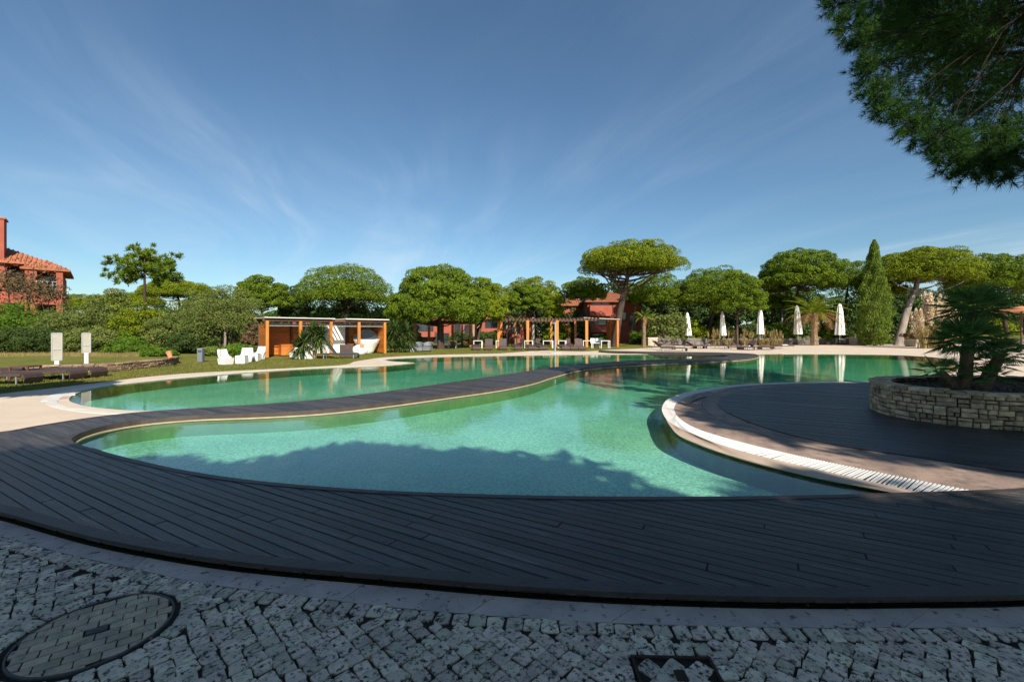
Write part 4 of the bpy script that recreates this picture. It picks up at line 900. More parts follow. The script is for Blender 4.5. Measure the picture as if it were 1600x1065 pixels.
def sword_clump(X, Y, z, Rr, n, rs, mb, ln, wd=.03, flat=.0):
    for i in range(n):
        d = unit(rs.normal(size=3) + np.array([0, 0, .45])); l = ln * rs.uniform(.7, 1.1); b = np.array([X, Y, z]) + d * .05
        s = unit(np.cross(d, [0, 0, 1])) * wd; mid = b + d * l * .55; tip = b + d * l + np.array([0, 0, -.18 * l])
        mb.add([b - s * .4, b + s * .4, mid + s, mid - s, tip], [(0, 1, 2, 3), (3, 2, 4)])
def sword_palm(X, Y, heads, label, seed, ln=.75, m='palm', name='cordyline', cat='palm'):
    rs = np.random.RandomState(seed); t = thing(name, label, cat, (X, Y, 0))
    mb = MB()
    for (dx, dy, z) in heads: limb(mb, (0, 0, -.05), (dx, dy, z), .09, .05, .0, rs, 4, 6)
    mb.build('stem', 'palm_bark', t, smooth=True)
    for (dx, dy, z) in heads:
        m2 = MB(); sword_clump(dx, dy, z, .5, 200, rs, m2, ln, .030); m2.build('leaf_head', m, t)
Yp = 26.2
sword_palm(at(492, Yp), Yp, [(-.15, 0, 1.55), (.35, .1, 1.35), (-.6, -.1, .95), (.1, .2, 1.05), (-.95, 0, .62)], 'dense green palm lily in front of the middle of the cabana', 3, .98)
sword_palm(at(622, 34.5), 34.5, [(0, 0, 1.2), (-.7, .1, .8), (.8, .2, .9), (.2, -.3, .45), (-.3, 0, 1.7), (.6, .3, 1.6)], 'broad low palm filling the gap between the cabana and the pergola', 6, 1.15, 'palm', 'fan_palm', 'palm')

# fan palm on the round planter: parts are trunks and single fronds
def fan_frond(mb, rs, base, az, elev, pet, rad, nl=22, spread=2.7):
    d = np.array([math.cos(az) * math.cos(elev), math.sin(az) * math.cos(elev), math.sin(elev)]); b = np.array(base, float); hub = b + d * pet + np.array([0, 0, -.06 * pet])
    mb.tube([b, (b + hub) / 2 + np.array([0, 0, .03]), hub], [.009, .007, .006], 4, cap=False)
    side = unit(np.cross(d, [0, 0, 1])) ; nrm = unit(np.cross(side, d)); d2 = unit(d * .9 + nrm * -.15)
    for i in range(nl):
        a = (i / (nl - 1) - .5) * spread + rs.uniform(-.03, .03); v = d2 * math.cos(a) + side * math.sin(a) + nrm * (-.12 + .10 * math.cos(a * 2)); v = unit(v)
        l = rad * (1 - .16 * abs(a)) * rs.uniform(.86, 1.05); p = unit(np.cross(v, nrm)); w_ = rad * .028
        m1 = hub + v * l * .5; tip = hub + v * l + np.array([0, 0, -.06 * l]); fold = nrm * w_ * .7
        mb.add([hub, m1 + p * w_ + fold, m1, m1 - p * w_ + fold, tip], [(0, 1, 4), (0, 4, 2), (0, 2, 4)][:0] or [(0, 1, 2), (0, 2, 3), (1, 4, 2), (2, 4, 3)])
def fan_palm():
    rs = np.random.RandomState(12); Y = 8.45; X = at(1508, Y); z0 = .52
    t = thing('fan_palm', 'dark green multi-stemmed fan palm growing in the round stone planter', 'palm', (X, Y, z0))
    heads = [((0, 0), (-.06, -.1, .86), 50, .60), ((.15, .2), (.42, .25, 1.50), 52, .60), ((.2, -.1), (.50, -.15, .62), 22, .42), ((-.1, .1), (-.42, .05, .28), 20, .38), ((.35, 0), (.72, .2, .42), 20, .40), ((.1, -.2), (.12, -.30, .22), 18, .32)]
    for (fx, fy), (hx, hy, hz_), nf, rad in heads:
        rad *= .78
        MB().tube([(fx, fy, -.05), ((fx + hx) / 2, (fy + hy) / 2, hz_ * .5), (hx, hy, hz_)], [.10, .10, .08], 9).build('trunk', 'palm_bark', t)
        for i in range(int(nf * .78)):
            az = i * 2.39996 + rs.uniform(-.2, .2); e = 1.35 - 2.2 * (i / nf) ** .9; mb = MB()
            fan_frond(mb, rs, (hx + math.cos(az) * .05, hy + math.sin(az) * .05, hz_ + .02), az, e, .34 * rs.uniform(.75, 1.15) * (rad / .6), rad * rs.uniform(.82, 1.08)); mb.build('frond', 'fan_palm' if i < nf * .93 else 'dry_palm', t)
fan_palm()

# pampas grass and ornamental grasses
def pampas(cx, Y, n, h0, h1, spread, label, seed, m='plume', pw=.11, lean=.0, name='pampas_grass', pl=1.0, per=110):
    rs = np.random.RandomState(seed); t = thing(name, label, 'ornamental grass', (at(cx, Y), Y, 0))
    C = []; A = []; sm = MB()
    for i in range(n):
        x, y = rs.uniform(-spread, spread), rs.uniform(-.6, .6); h = rs.uniform(h0, h1) * (1 - .25 * abs(x) / spread); d = unit(np.array([x * .12 + lean, y * .1, 1])); b = np.array([x * .6, y * .5, 0.])
        sm.tube([b, b + d * h], [.012, .006], 3, cap=False)
        for q in range(per):
            tt = rs.uniform(0, 1); c = b + d * (h - pl + pl * tt); C.append(c + rs.normal(size=3) * pw * math.sin(math.pi * (.12 + .8 * tt)) * .5); A.append(unit(d + rs.normal(size=3) * .28))
    V, F = leaf_quads(np.array(C), np.array(A), .22, .035 if per < 200 else .065, rs); np_mesh('plume', V, F, m, t)
    sm.build('stalk', 'dry_grass', t)
    mb = MB()
    for i in range(260):
        a = rs.uniform(0, 6.28); b = np.array([rs.uniform(-.6, .6) * spread, rs.uniform(-.4, .4), 0]); l = rs.uniform(.5, 1.0) * h0 * .62; out_ = np.array([math.cos(a), math.sin(a) * .7, 0]); m1 = b + out_ * l * .28 + np.array([0, 0, l * .8]); tip = b + out_ * l * .7 + np.array([0, 0, l * .62]); s = unit(np.cross(out_, [0, 0, 1])) * .022
        mb.add([b - s, b + s, m1 + s, m1 - s, tip], [(0, 1, 2, 3), (3, 2, 4)])
    mb.build('blade', 'dry_grass', t)
pampas(1457, 42, 20, 4.6, 5.9, 2.0, 'tall clump of cream pampas plumes left of the fan palm', 2, lean=.10, pl=2.3, pw=.26, per=330)
for i, (cx, lb) in enumerate(((1117, 'short pinkish fountain grass left of the second parasol'), (1138, 'golden fountain grass at the foot of the second parasol'), (1168, 'golden fountain grass with white tips left of the third parasol'), (1194, 'russet fountain grass right of the third parasol'), (1424, 'golden tufted grass left of the pampas plumes'), (1212, 'greenish fountain grass between the third and fourth parasols'))):
    pampas(cx, 51.6, 14, 1.5, 2.1, 1.0, lb, 20 + i, 'dry_grass', .10, name='fountain_grass', pl=.5)
# dry grass strip and lawn blades
def blades(name, n, fn, h, m, seed, wd=.012):
    rs = np.random.RandomState(seed); P_ = fn(rs, n); n = len(P_); a = rs.uniform(0, 6.28, n); H = h * rs.uniform(.5, 1.2, n); s = np.c_[np.cos(a), np.sin(a), np.zeros(n)] * wd
    tip = P_ + np.c_[rs.normal(size=(n, 2)) * H[:, None] * .35, H]
    V = np.stack([P_ - s, P_ + s, tip], 1).reshape(-1, 3); np_mesh(name, V, np.arange(3 * n).reshape(n, 3), m, None, None, kind='stuff')
def strip(rs, n):
    t = rs.uniform(0, 1, n); x = np.interp(t, [0, .4, 1], [at(-60, 27), at(110, 26.8), at(245, 26.5)]); return np.c_[x, 26.8 + rs.normal(size=n) * .55, np.full(n, -.02)]
blades('dry_grass_strip', 9000, strip, .38, 'dry_grass', 4, .012)
LAWN_L = Pl([(-260,640),(-100,628),(0,614),(75,606),(169,595),(225,588),(300,581.5),(380,578),(480,573),(540,569),(552,565),(572,561.5),(600,558),(660,554.5),(780,551.5),(847,547.5),(907,548.5),(940,547),(940,541.5),(700,543.5),(600,549),(400,561),(280,566),(180,577),(60,583),(-260,592)])
def lawnf(rs, n):
    x0, x1 = min(p[0] for p in LAWN_L), max(p[0] for p in LAWN_L); y0, y1 = min(p[1] for p in LAWN_L), max(p[1] for p in LAWN_L)
    out = []
    P_ = np.c_[rs.uniform(x0, x1, n), y0 + (y1 - y0) * rs.uniform(0, 1, n) ** 1.8]
    return np.array([(x, y, -.025) for x, y in P_ if inside(LAWN_L, x, y)])
blades('lawn_blades', 110000, lawnf, .075, 'grass_blade', 6, .014)
# ------------------------------------------------------------------ buildings
def window(root, c, wd, ht, nx=1, rz=0.0):
    f = MB(); x, y, z = c
    fr = .08
    for (dx, dz, a, b) in ((0, ht / 2, wd, fr), (0, -ht / 2, wd, fr)): f.box((x + dx, y, z + dz), (a, .10, b))
    for k in range(nx + 1): f.box((x - wd / 2 + wd * k / nx, y, z), (fr, .10, ht - fr))
    o = f.build('window', 'dark_frame', root)
    MB().box((x, y + .03, z), (wd - .05, .02, ht - .05)).build('pane', 'dark_glass', o)
def hip_roof(root, x0, x1, y0, y1, z, rise, over=.8, rows=0):
    X0, X1, Y0, Y1 = x0 - over, x1 + over, y0 - over, y1 + over; h = min(X1 - X0, Y1 - Y0) / 2
    a, b = ((X0 + h, (Y0 + Y1) / 2, z + rise), (X1 - h, (Y0 + Y1) / 2, z + rise)) if X1 - X0 > Y1 - Y0 else (((X0 + X1) / 2, Y0 + h, z + rise), ((X0 + X1) / 2, Y1 - h, z + rise))
    v = [(X0, Y0, z), (X1, Y0, z), (X1, Y1, z), (X0, Y1, z), a, b, (X0, Y0, z - .18), (X1, Y0, z - .18), (X1, Y1, z - .18), (X0, Y1, z - .18)]
    f = [(0, 1, 5, 4), (1, 2, 5), (2, 3, 4, 5), (3, 0, 4), (6, 7, 1, 0), (7, 8, 2, 1), (8, 9, 3, 2), (9, 6, 0, 3), (9, 8, 7, 6)] if X1 - X0 > Y1 - Y0 else [(0, 1, 4), (1, 2, 5, 4), (2, 3, 5), (3, 0, 4, 5), (6, 7, 1, 0), (7, 8, 2, 1), (8, 9, 3, 2), (9, 6, 0, 3), (9, 8, 7, 6)]
    r = MB().add(v, f).build('roof', 'roof_tile', root)
    # ridges of the tile rows on the slope that faces the pool
    mb = MB(); n = int((X1 - X0) / .32)
    for k in range(1, n):
        x = X0 + (X1 - X0) * k / n; t = min(1, (x - X0) / h, (X1 - x) / h)
        yy = Y0 + (Y1 - Y0) / 2 * t if X1 - X0 > Y1 - Y0 else Y0 + h * t
        mb.bar((x, Y0 + .02, z + .04), (x, yy, z + rise * t + .04), .12, .07)
    mb.build('tile_rows', 'roof_tile', r, kind='stuff')
    return r
# left house, seen over the shrubs
Yb = 42.0
def Zb(py): return zat(py, Yb)
def Xb(px): return at(px, Yb)
h1 = thing('red_house', 'red stucco house with tiled roof, tall chimney and balconies at the left edge', 'house', (Xb(97), Yb, 0))
ox = Xb(97)
HA = R(43)
h1.rotation_euler.z = HA
def L1(px):
    r = (px - 800.0) / FOC; return -(ox - Yb * r) / (math.cos(HA) - math.sin(HA) * r)
wy = 3.0
MB().box((-7, wy + 3, Zb(423) / 2), (13.9, 6, Zb(423) - .4)).build('wall', 'stucco', h1)
MB().box((-7, .0 + 1.5, Zb(468)), (13.98, 3.0, 1.0)).build('balcony_parapet', 'stucco', h1)
for px, wd in ((93, .45), (48, .75), (0, .75)):
    MB().box((L1(px), .28, Zb(421) / 2 - .1), (wd, .5, Zb(421) - .15)).build('pillar', 'stucco', h1)
for px, wd, t_, b_ in ((78, 1.3, 428, 456), (30, 1.6, 425, 456), (76, 1.3, 474, 492), (25, 1.6, 474, 500)):
    window(h1, (L1(px), wy - .06, (Zb(t_) + Zb(b_)) / 2), wd, Zb(t_) - Zb(b_), 2)
m = MB(); 
for z in (Zb(441), Zb(446), Zb(451)): m.bar((L1(56), .05, z), (L1(90), .05, z), .04)
for px in (57, 66, 74, 82, 89): m.bar((L1(px), .05, Zb(454)), (L1(px), .05, Zb(441)), .05)
m.build('balcony_railing', 'metal', h1)
hip_roof(h1, L1(45), .0, .4, 7.5, Zb(421), .9, .55)
hip_roof(h1, -14, L1(74) , .9, 8.5, Zb(413), 2.0, .5)
cx_ = L1(12) - 1.2
ch = MB().box((cx_, 1.6, 9.6), (1.8, 1.6, 4.4)).build('chimney', 'stucco', h1)
MB().box((cx_, 1.6, 11.86), (2.0, 1.8, .14)).build('cap', 'roof_tile', ch)
# houses behind the pergola
def house(px0, px1, top, Y, label, wins, roof=True, par=None, seed=1):
    x0, x1 = at(px0, Y), at(px1, Y); z = zat(top, Y); t = thing('red_house', label, 'house', ((x0 + x1) / 2, Y, 0), group='red houses behind the pines'); wd = x1 - x0
    MB().box((0, 3.5, z / 2), (wd, 7, z)).build('wall', 'stucco', t)
    for (px, py, w_, h_) in wins: window(t, (at(px, Y) - (x0 + x1) / 2, -.05, zat(py, Y)), w_, h_, 2)
    if roof: hip_roof(t, -wd / 2, wd / 2, 0, 7, z, 1.5, .6)
    else: MB().box((0, 3.5, z + .08), (wd + .2, 7.2, .16)).build('parapet', 'roof_tile', t)
    for (a, b, c_, d) in (par or ()):
        xa, xb = at(a, Y), at(b, Y); MB().box(((xa + xb) / 2 - (x0 + x1) / 2, -.8, (zat(c_, Y) + zat(d, Y)) / 2), (xb - xa, 1.4, zat(c_, Y) - zat(d, Y))).build('balcony', 'stucco', t)
    return t
house(918, 1002, 470, 62, 'red house with a stepped upper storey showing left and right of the tallest pine trunk', [(940, 475, 3.2, 1.0), (934, 504, 2.4, 1.0), (972, 494, 1.2, 1.2), (990, 500, 1.2, 1.4), (930, 530, 2.4, 1.6)], True, [(919, 953, 478, 494), (920, 958, 507, 519)])
house(870, 916, 476, 66, 'red house partly hidden left of the stepped one', [(893, 498, 1.6, 1.2), (880, 498, 1.2, 1.2), (905, 520, 1.5, 1.4)], True)
house(636, 706, 494, 60, 'red house seen through the left end of the pergola', [(658, 512, 1.8, 1.1), (672, 511, .8, 1.2), (690, 530, 2.0, 1.6), (655, 532, 2.0, 1.6)], False, [(650, 682, 518, 526)])
house(700, 742, 498, 63, 'red house behind the trunk of the biggest bushy pine', [(713, 512, 1.2, 1.2), (732, 514, 1.0, 1.2)], False)
house(752, 830, 492, 61, 'red house with a balcony behind the middle of the pergola', [(770, 506, 2.0, 1.3), (788, 508, 1.2, 1.3), (806, 512, 1.2, 1.3), (770, 530, 2.4, 1.5)], False, [(752, 785, 513, 519)])
house(455, 490, 499, 60, 'small patch of red house roof above the cabana roof', [(470, 506, 1.2, .9)], False)

# ------------------------------------------------------------------ low stone walls
def rubble_wall(name, label, line, z0, z1, thick, m, nl, lw, capm=None, cap_n=290, seed=2, cat='wall', cap=True):
    """dry wall along a plan line: core plus single stones on the seen face"""
    t = thing(name, label, cat, (*line[0], 0)); o = np.array(line[0]); rs = random.Random(seed)
    ln = [tuple(np.array(p) - o) for p in line]; inn = offset(ln, thick - .03)
    ribbon(offset(ln, .05), inn, z0 - .1, z1 - .03, 'core', 'joint', t)
    H = (z1 - z0) / nl; ms = MB(); cnt = 0; L_ = plen(ln); p = np.array(ln); d = np.r_[0, np.cumsum(np.linalg.norm(np.diff(p, axis=0), axis=1))]
    q = lambda s: np.array([np.interp(s, d, p[:, 0]), np.interp(s, d, p[:, 1])])
    items = []
    r = 0
    while r < nl:
        two = r + 1 < nl; s = -rs.uniform(0, lw); zlo = z0 + H * r; zhi = z0 + H * (r + (2 if two else 1))
        while s < L_:
            w_ = lw * rs.uniform(.55, 1.6); a, b = max(s, 0), min(s + w_, L_); s += w_
            if b - a < .05: continue
            q_ = rs.random()
            if not two: items.append((a, b, zlo, zhi))
            elif q_ < .06 and w_ < lw * 1.25: items.append((a, b, zlo, zhi))
            else:
                zm = zlo + H * rs.uniform(.75, 1.25)
                if q_ > .72 and b - a > lw * .8:
                    m_ = a + (b - a) * rs.uniform(.35, .65); items += [(a, m_, zlo, zm), (m_, b, zlo, zm), (a, b, zm, zhi)]
                elif q_ > .5 and b - a > lw * .8:
                    m_ = a + (b - a) * rs.uniform(.35, .65); items += [(a, b, zlo, zm), (a, m_, zm, zhi), (m_, b, zm, zhi)]
                else: items += [(a, b, zlo, zm), (a, b, zm, zhi)]
        r += 2 if two else 1
    if cap:
        s = 0
        while s < L_:
            w_ = lw * rs.uniform(1.0, 2.0); b = min(s + w_, L_)
            if b - s > .05: items.append((s, b, z1, None))
            s += w_
    rs.shuffle(items)
    # the stones that show largest first
    def sc(it):
        c = q((it[0] + it[1]) / 2) + o; v = 0
        tdir = unit(q(min(it[1], L_)) - q(it[0])); nrm = np.array([tdir[1], -tdir[0]])
        facing = float(np.dot(nrm, -c)) > 0
        return (0 if (facing or it[3] is None) else 1e4) + (0 if abs(c[0]) < 1.18 * max(c[1], .1) else 1e3) + float(np.linalg.norm(c))
    items.sort(key=sc)
    for k, (a, b, za, zb) in enumerate(items):
        g_ = .008; A, Bq = q(a + g_), q(b - g_); tdir = unit(Bq - A); nrm = np.array([tdir[1], -tdir[0]]); pr = rs.uniform(.0, .035)
        if zb is None: za_, zb_ = z1 - .02, z1 + rs.uniform(.02, .05); dep = thick; pr = rs.uniform(.02, .05)
        else: za_, zb_ = za + .006, zb - .006 + rs.uniform(-.008, .008); dep = .07
        j = lambda: rs.uniform(-.010, .010)
        f0, f1 = A + nrm * pr, Bq + nrm * pr; b0, b1 = A - nrm * dep, Bq - nrm * dep; c = .012
        zt0, zt1 = zb_ + j(), zb_ + j()
        v = [(*f0, za_), (*f1, za_), (*b1, za_), (*b0, za_), (*(f0 + nrm * 0), zt0), (*f1, zt1), (*b1, zb_), (*b0, zb_)]
        # bevelled front face
        fi = [(*(f0 + tdir * (c + abs(j())) + nrm * .014), za_ + c), (*(f1 - tdir * (c + abs(j())) + nrm * .014), za_ + c + j() * .5), (*(f1 - tdir * (c + abs(j())) + nrm * .014), zt1 - c), (*(f0 + tdir * (c + abs(j())) + nrm * .014), zt0 - c)]
        v += fi; f = [(8, 9, 10, 11), (0, 1, 9, 8), (1, 5, 10, 9), (5, 4, 11, 10), (4, 0, 8, 11), (1, 2, 6, 5), (3, 0, 4, 7), (4, 5, 6, 7), (3, 2, 1, 0)]
        if k < cap_n: MB().add(v, f).build('stone', m, t)
        else: ms.add(v, f)
    if ms.v: ms.build('stone_field', m, t, kind='stuff')
    return t
pc = [(7.35, 9.0), (7.05, 8.35), (7.12, 7.74), (7.5, 7.22), (8.15, 6.93), (9.2, 6.85), (10.6, 6.95), (12.0, 7.3), (13.2, 8.0), (13.3, 9.0), (12.2, 9.7), (10.4, 9.95), (8.8, 9.85), (7.85, 9.55)]
ring_c = cr(pc, 6, True); ring_c.append(ring_c[0])
rubble_wall('stone_planter', 'round dry-stone planter on the dark platform holding the fan palm', ring_c, .03, .575, .32, 'planter_stone', 7, .17, cat='planter', seed=8)
si = offset(ring_c[:-1], .26)
soil = MB().prism(si, .2, .50, False).build('soil', 'soil', kind='structure'); soil.name = 'planter_soil'
def litter():
    rs = np.random.RandomState(5); n = 5200; xs = rs.uniform(7, 13.4, n); ys = rs.uniform(6.8, 10, n); P_ = np.array([(x, y, .51 + rs.uniform(0, .03)) for x, y in zip(xs, ys) if inside(si, x, y)])
    A_ = unit(rs.normal(size=P_.shape) * np.array([1, 1, .35])); V, F = leaf_quads(P_, A_, .07, .02, rs); np_mesh('bark_litter', V, F, 'palm_bark', None, None, kind='stuff')
litter()
lw_line = cr(Pl([(15,586),(75,583.5),(120,582),(170,579.8),(215,575.5),(255,571.5),(272,568.5),(277,565)]), 4)
rubble_wall('stone_wall', 'low brown rubble wall curving up from the left loungers to the hedge', lw_line, 0, .28, .35, 'rubble', 4, .20, seed=3)
# the terrace behind it
TER = lw_line + [(at(277, 27), 27), (at(277, 31), 31), (-45, 31), (-45, 17.2), (-26, 16.4)]
TERo = [p for p in TER]
MB().prism(TERo, .0, .15, False).build('lawn_terrace', 'lawn', kind='structure')
fw = [P(1018, 539.3), P(1100, 539), P(1230, 538.8), P(1344, 538.5)]
rubble_wall('stone_wall', 'long low dry-stone wall beneath the closed white parasols', fw, 0, .78, .5, 'grey_rubble', 4, .6, seed=4, cap_n=260)
for px, lb in ((1018, 'pale square end block of the parasol wall, beside the pines'), (1341, 'pale square end block of the parasol wall, beside the cypress')):
    x, y = P(px, 539.2); tt = thing('stone_pier', lb, 'stone block', (x, y, 0)); MB().box((0, .1, .42), (1.1, 1.2, .86)).build('block', 'pale_rubble', tt); MB().box((0, .1, .88), (1.2, 1.3, .07)).build('cap', 'white_stone', tt)
BEDS = [(x, y + .45) for x, y in fw] + [(fw[-1][0], 62), (fw[0][0] + 2, 62)]
MB().prism(BEDS, .0, .70, False).build('raised_soil', 'soil', kind='structure')
x, y = P(1432, 541.5); tt = thing('stone_planter', 'square pale stone planter with dry plants left of the fan palm', 'planter', (x, y, 0))
MB().box((0, 0, .36), (1.3, 1.3, .72)).build('block', 'pale_rubble', tt); MB().box((0, 0, .74), (1.4, 1.4, .06)).build('cap', 'white_stone', tt)
shrub(1432, 515, 20, 530, y, 'twig', 'dry russet plants filling the square pale planter', cat='plant', nb=20, per=60, ln=.2, wd=.08, stem=False)
x, y = P(1530, 541.5); tt = rubble_wall('stone_wall', 'low grey stone wall at the right edge behind the fan palm', [P(1515, 541), P(1640, 541)], 0, .75, .6, 'grey_rubble', 4, .5, seed=5)

# ------------------------------------------------------------------ furniture
def lounger(label, x, y, rz, back=35, apron=True, cushion=False, m='wicker', group='brown wicker sun loungers'):
    """wicker lounger, foot end towards local -y"""
    t = thing('sun_lounger', label, 'sun lounger', (x, y, 0), rz, group)
    # seat with the curved apron at its foot
    prof = [(-1.02, .06), (-1.05, .18), (-1.0, .28), (-.9, .32), (-.5, .33), (0, .32), (.30, .32)] if apron else [(-1.0, .28), (-.9, .31), (0, .31), (.30, .31)]
    v = []; W = .34
    for (yy, zz) in prof: v += [(-W, yy, zz), (W, yy, zz), (W, yy + (.03 if zz < .3 else 0), zz - .05), (-W, yy + (.03 if zz < .3 else 0), zz - .05)]
    n = len(prof); f = [(i * 4 + a, i * 4 + (a + 1) % 4, (i + 1) * 4 + (a + 1) % 4, (i + 1) * 4 + a) for i in range(n - 1) for a in range(4)] + [(3, 2, 1, 0), (n * 4 - 4, n * 4 - 3, n * 4 - 2, n * 4 - 1)]
    MB().add(v, f).build('seat', m, t)
    for s in (-1, 1): MB().bar((s * .35, -.95, .27), (s * .35, .98, .27), .035, .07).build('side_rail', 'dark_frame' if m != 'wicker' else m, t)
    b = R(back); y0, z0 = .31, .32; y1, z1 = y0 + .72 * math.cos(b), z0 + .72 * math.sin(b); e = np.array([-math.sin(b), math.cos(b)]) * .05
    MB().add([(-W, y0, z0), (W, y0, z0), (W, y1, z1), (-W, y1, z1), (-W, y0 - e[0] * -1, z0 - e[1]), (W, y0 + e[0] * -1 * -1, z0 - e[1]), (W, y1 - e[0], z1 - e[1]), (-W, y1 - e[0], z1 - e[1])], [(0, 1, 2, 3), (7, 6, 5, 4), (0, 4, 5, 1), (1, 5, 6, 2), (2, 6, 7, 3), (3, 7, 4, 0)]).build('backrest', m, t)
    if back > 12: MB().bar((0, .85, .27), (0, y1 - .12, z1 - .12), .03).build('strut', 'dark_frame', t)
    for sx in (-1, 1):
        for yy in (-.82, .88): MB().bar((sx * .33, yy, 0), (sx * .33, yy, .26), .035).build('leg', 'metal', t)
    if cushion: MB().box((0, .1, .36), (.56, .7, .06)).build('cushion', 'cushion', t)
    return t
for px, py, rz, bk, lb in ((42, 599, -78, 0, 'brown wicker lounger nearest the pool at the left edge, its rounded foot towards the water'), (118, 592, -84, 0, 'brown wicker lounger right of the small side table, rounded foot end'),
                           (152, 588.5, -86, 0, 'brown wicker lounger furthest right on the left lawn, under the right notice board'), (20, 590, -86, 0, 'brown wicker lounger behind the side table at the left edge')):
    # the rounded foot stands at the surveyed point and points right, the lounger runs away to the left
    x, y = P(px, py); lounger(lb, x - 1.0 * math.cos(R(90 + rz)), y - 0.0, R(90 + (rz + 90) * .8), bk)
def side_table(label, x, y, w_=.5, h=.42, rz=0, m='brown_wood'):
    t = thing('side_table', label, 'side table', (x, y, 0), rz); MB().box((0, 0, h - .02), (w_, w_, .04)).build('table_top', m, t)
    for a in (-1, 1):
        for b in (-1, 1): MB().box((a * (w_ / 2 - .03), b * (w_ / 2 - .03), (h - .04) / 2), (.045, .045, h - .04)).build('leg', m, t)
    return t
x, y = P(40, 592.5); side_table('brown wooden side table between the left loungers', x, y, .55, .46, R(10))
# right row in front of the parasol wall
RS = [(1036, 546.2, 100, 42, False, 'first lounger from the left on the far pale terrace, low and set apart'), (1052, 548.5, 85, 8, False, 'flat-backed lounger left of the first parasol, nearest the water'), (1067, 543.5, 78, 38, False, 'lounger just below the first parasol with its back raised'),
      (1086, 544.5, 100, 34, False, 'lounger with a raised back between the first and second parasols'), (1101, 544, -80, 36, True, 'lounger with a pale towel left of the second parasol'), (1120, 544.5, 84, 8, False, 'flat lounger below the second parasol'),
      (1140, 543.8, 80, 38, False, 'lounger with a raised back just right of the second parasol'), (1158, 546.5, 52, 44, False, 'large tilted lounger with its back raised towards the viewer, left of the third parasol'), (1168, 546.3, -60, 40, True, 'lounger with a white towel directly left of the third parasol'),
      (1186, 546.6, 60, 44, False, 'lounger with its back raised directly below the third parasol'), (1203, 545.5, -82, 10, False, 'flat lounger right of the third parasol'), (1222, 544.5, -84, 38, True, 'last lounger of the far row with a white towel, below the fourth parasol')]
for px, py, rz, bk, cu, lb in RS:
    x, y = P(px, py); lounger(lb, x, y, R(rz), bk, True, cu)
x, y = P(1585, 546); lounger('dark lounger standing in shade at the right edge behind the fan palm', x, y, R(95), 8)
x, y = P(1570, 549); lounger('second dark lounger at the right edge, nearer the water', x, y, R(92), 30)
# closed parasols
def parasol(label, px, top, bot, Y, tilt=0, fat=1.0):
    zb, zt = zat(bot, Y), zat(top, Y); H = zt - zb; t = thing('closed_parasol', label, 'parasol', (at(px, Y), Y, .70), group='closed white parasols on the far wall'); zb -= .70; zt -= .70
    MB().tube([(0, 0, -.1), (0, 0, zt + .06)], .035, 8).build('pole', 'metal', t)
    MB().lathe([(.02, zt), (.10 * fat, zt - H * .04), (.19 * fat, zt - H * .25), (.25 * fat, zt - H * .6), (.30 * fat, zt - H * .9), (.31 * fat, zb), (.10, zb + .02)], 40, fold=.13, nf=8).build('canopy', 'fabric_white', t)
    MB().lathe([(.255 * fat, zb + H * .42), (.262 * fat, zb + H * .44), (.255 * fat, zb + H * .46)], 24).build('strap', 'curtain', t)
    MB().box((0, 0, .03), (.5, .5, .07)).build('base', 'grey_bin', t)
    t.rotation_euler.y = R(tilt); return t
for px, top, bot, fat, tl, lb in ((1076, 488, 524, 1.15, -3, 'first closed white parasol from the left, leaning a little, its hem flared'), (1130, 486, 524, 1.1, -2, 'second closed white parasol from the left, slim'), (1188, 481, 522, 1.2, 0, 'third closed white parasol, greyer at its top'),
                                  (1247, 477, 522, 1.35, -2, 'fourth closed white parasol, standing left of the date palm trunk'), (1312, 474, 523, 1.55, 0, 'fifth and widest closed white parasol, left of the cypress')):
    parasol(lb, px, top, bot, 51.6, tl, fat)
# thatched parasol at the right edge
Yq = 40; t = thing('open_parasol', 'open reddish parasol on a brown pole at the right edge behind the fan palm', 'parasol', (at(1596, Yq), Yq, 0))
MB().tube([(0, 0, 0), (0, 0, zat(480, Yq))], .07, 8).build('pole', 'brown_wood', t)
MB().lathe([(.03, zat(478, Yq)), (1.0, zat(482, Yq)), (2.1, zat(486, Yq)), (2.1, zat(487.5, Yq)), (.1, zat(483, Yq))], 16).build('canopy', 'terracotta', t)
# boards seen from behind
def board(label, px, top, bot, base, pw, py_base):
    x, y = P(px, py_base, .15); y2 = y; z_ = lambda q: zat(q, y2) - .0
    t = thing('notice_board', label, 'notice board', (x, y, 0), R(38)); wd = pw / FOC * y * .68
    MB().box((0, 0, (z_(top) + z_(bot)) / 2), (wd, .06, z_(top) - z_(bot))).build('panel', 'board', t)
    f = MB()
    for s in (-1, 1): f.box((s * (wd / 2 + .006), 0, (z_(top) + z_(bot)) / 2), (.03, .09, z_(top) - z_(bot) + .04))
    f.box((0, 0, z_(top) + .02), (wd - .01, .09, .03)).box((0, 0, z_(bot) - .02), (wd - .01, .09, .03)); f.box((0, -.045, (z_(top) + z_(bot)) / 2 - .12), (wd - .03, .012, .03)); f.build('frame', 'metal', t)
    MB().box((0, .0, z_(bot) / 2), (.13, .09, z_(bot) - .05)).build('post', 'white', t)
    MB().box((0, 0, .166), (.34, .3, .03)).build('foot_plate', 'white', t)
board('taller beige notice board on a white post, seen from behind, on the left terrace', 89, 521, 562, 573, 16, 573.5)
board('shorter beige notice board on a white post, right of the taller one', 135, 521, 550, 570, 13.5, 571)
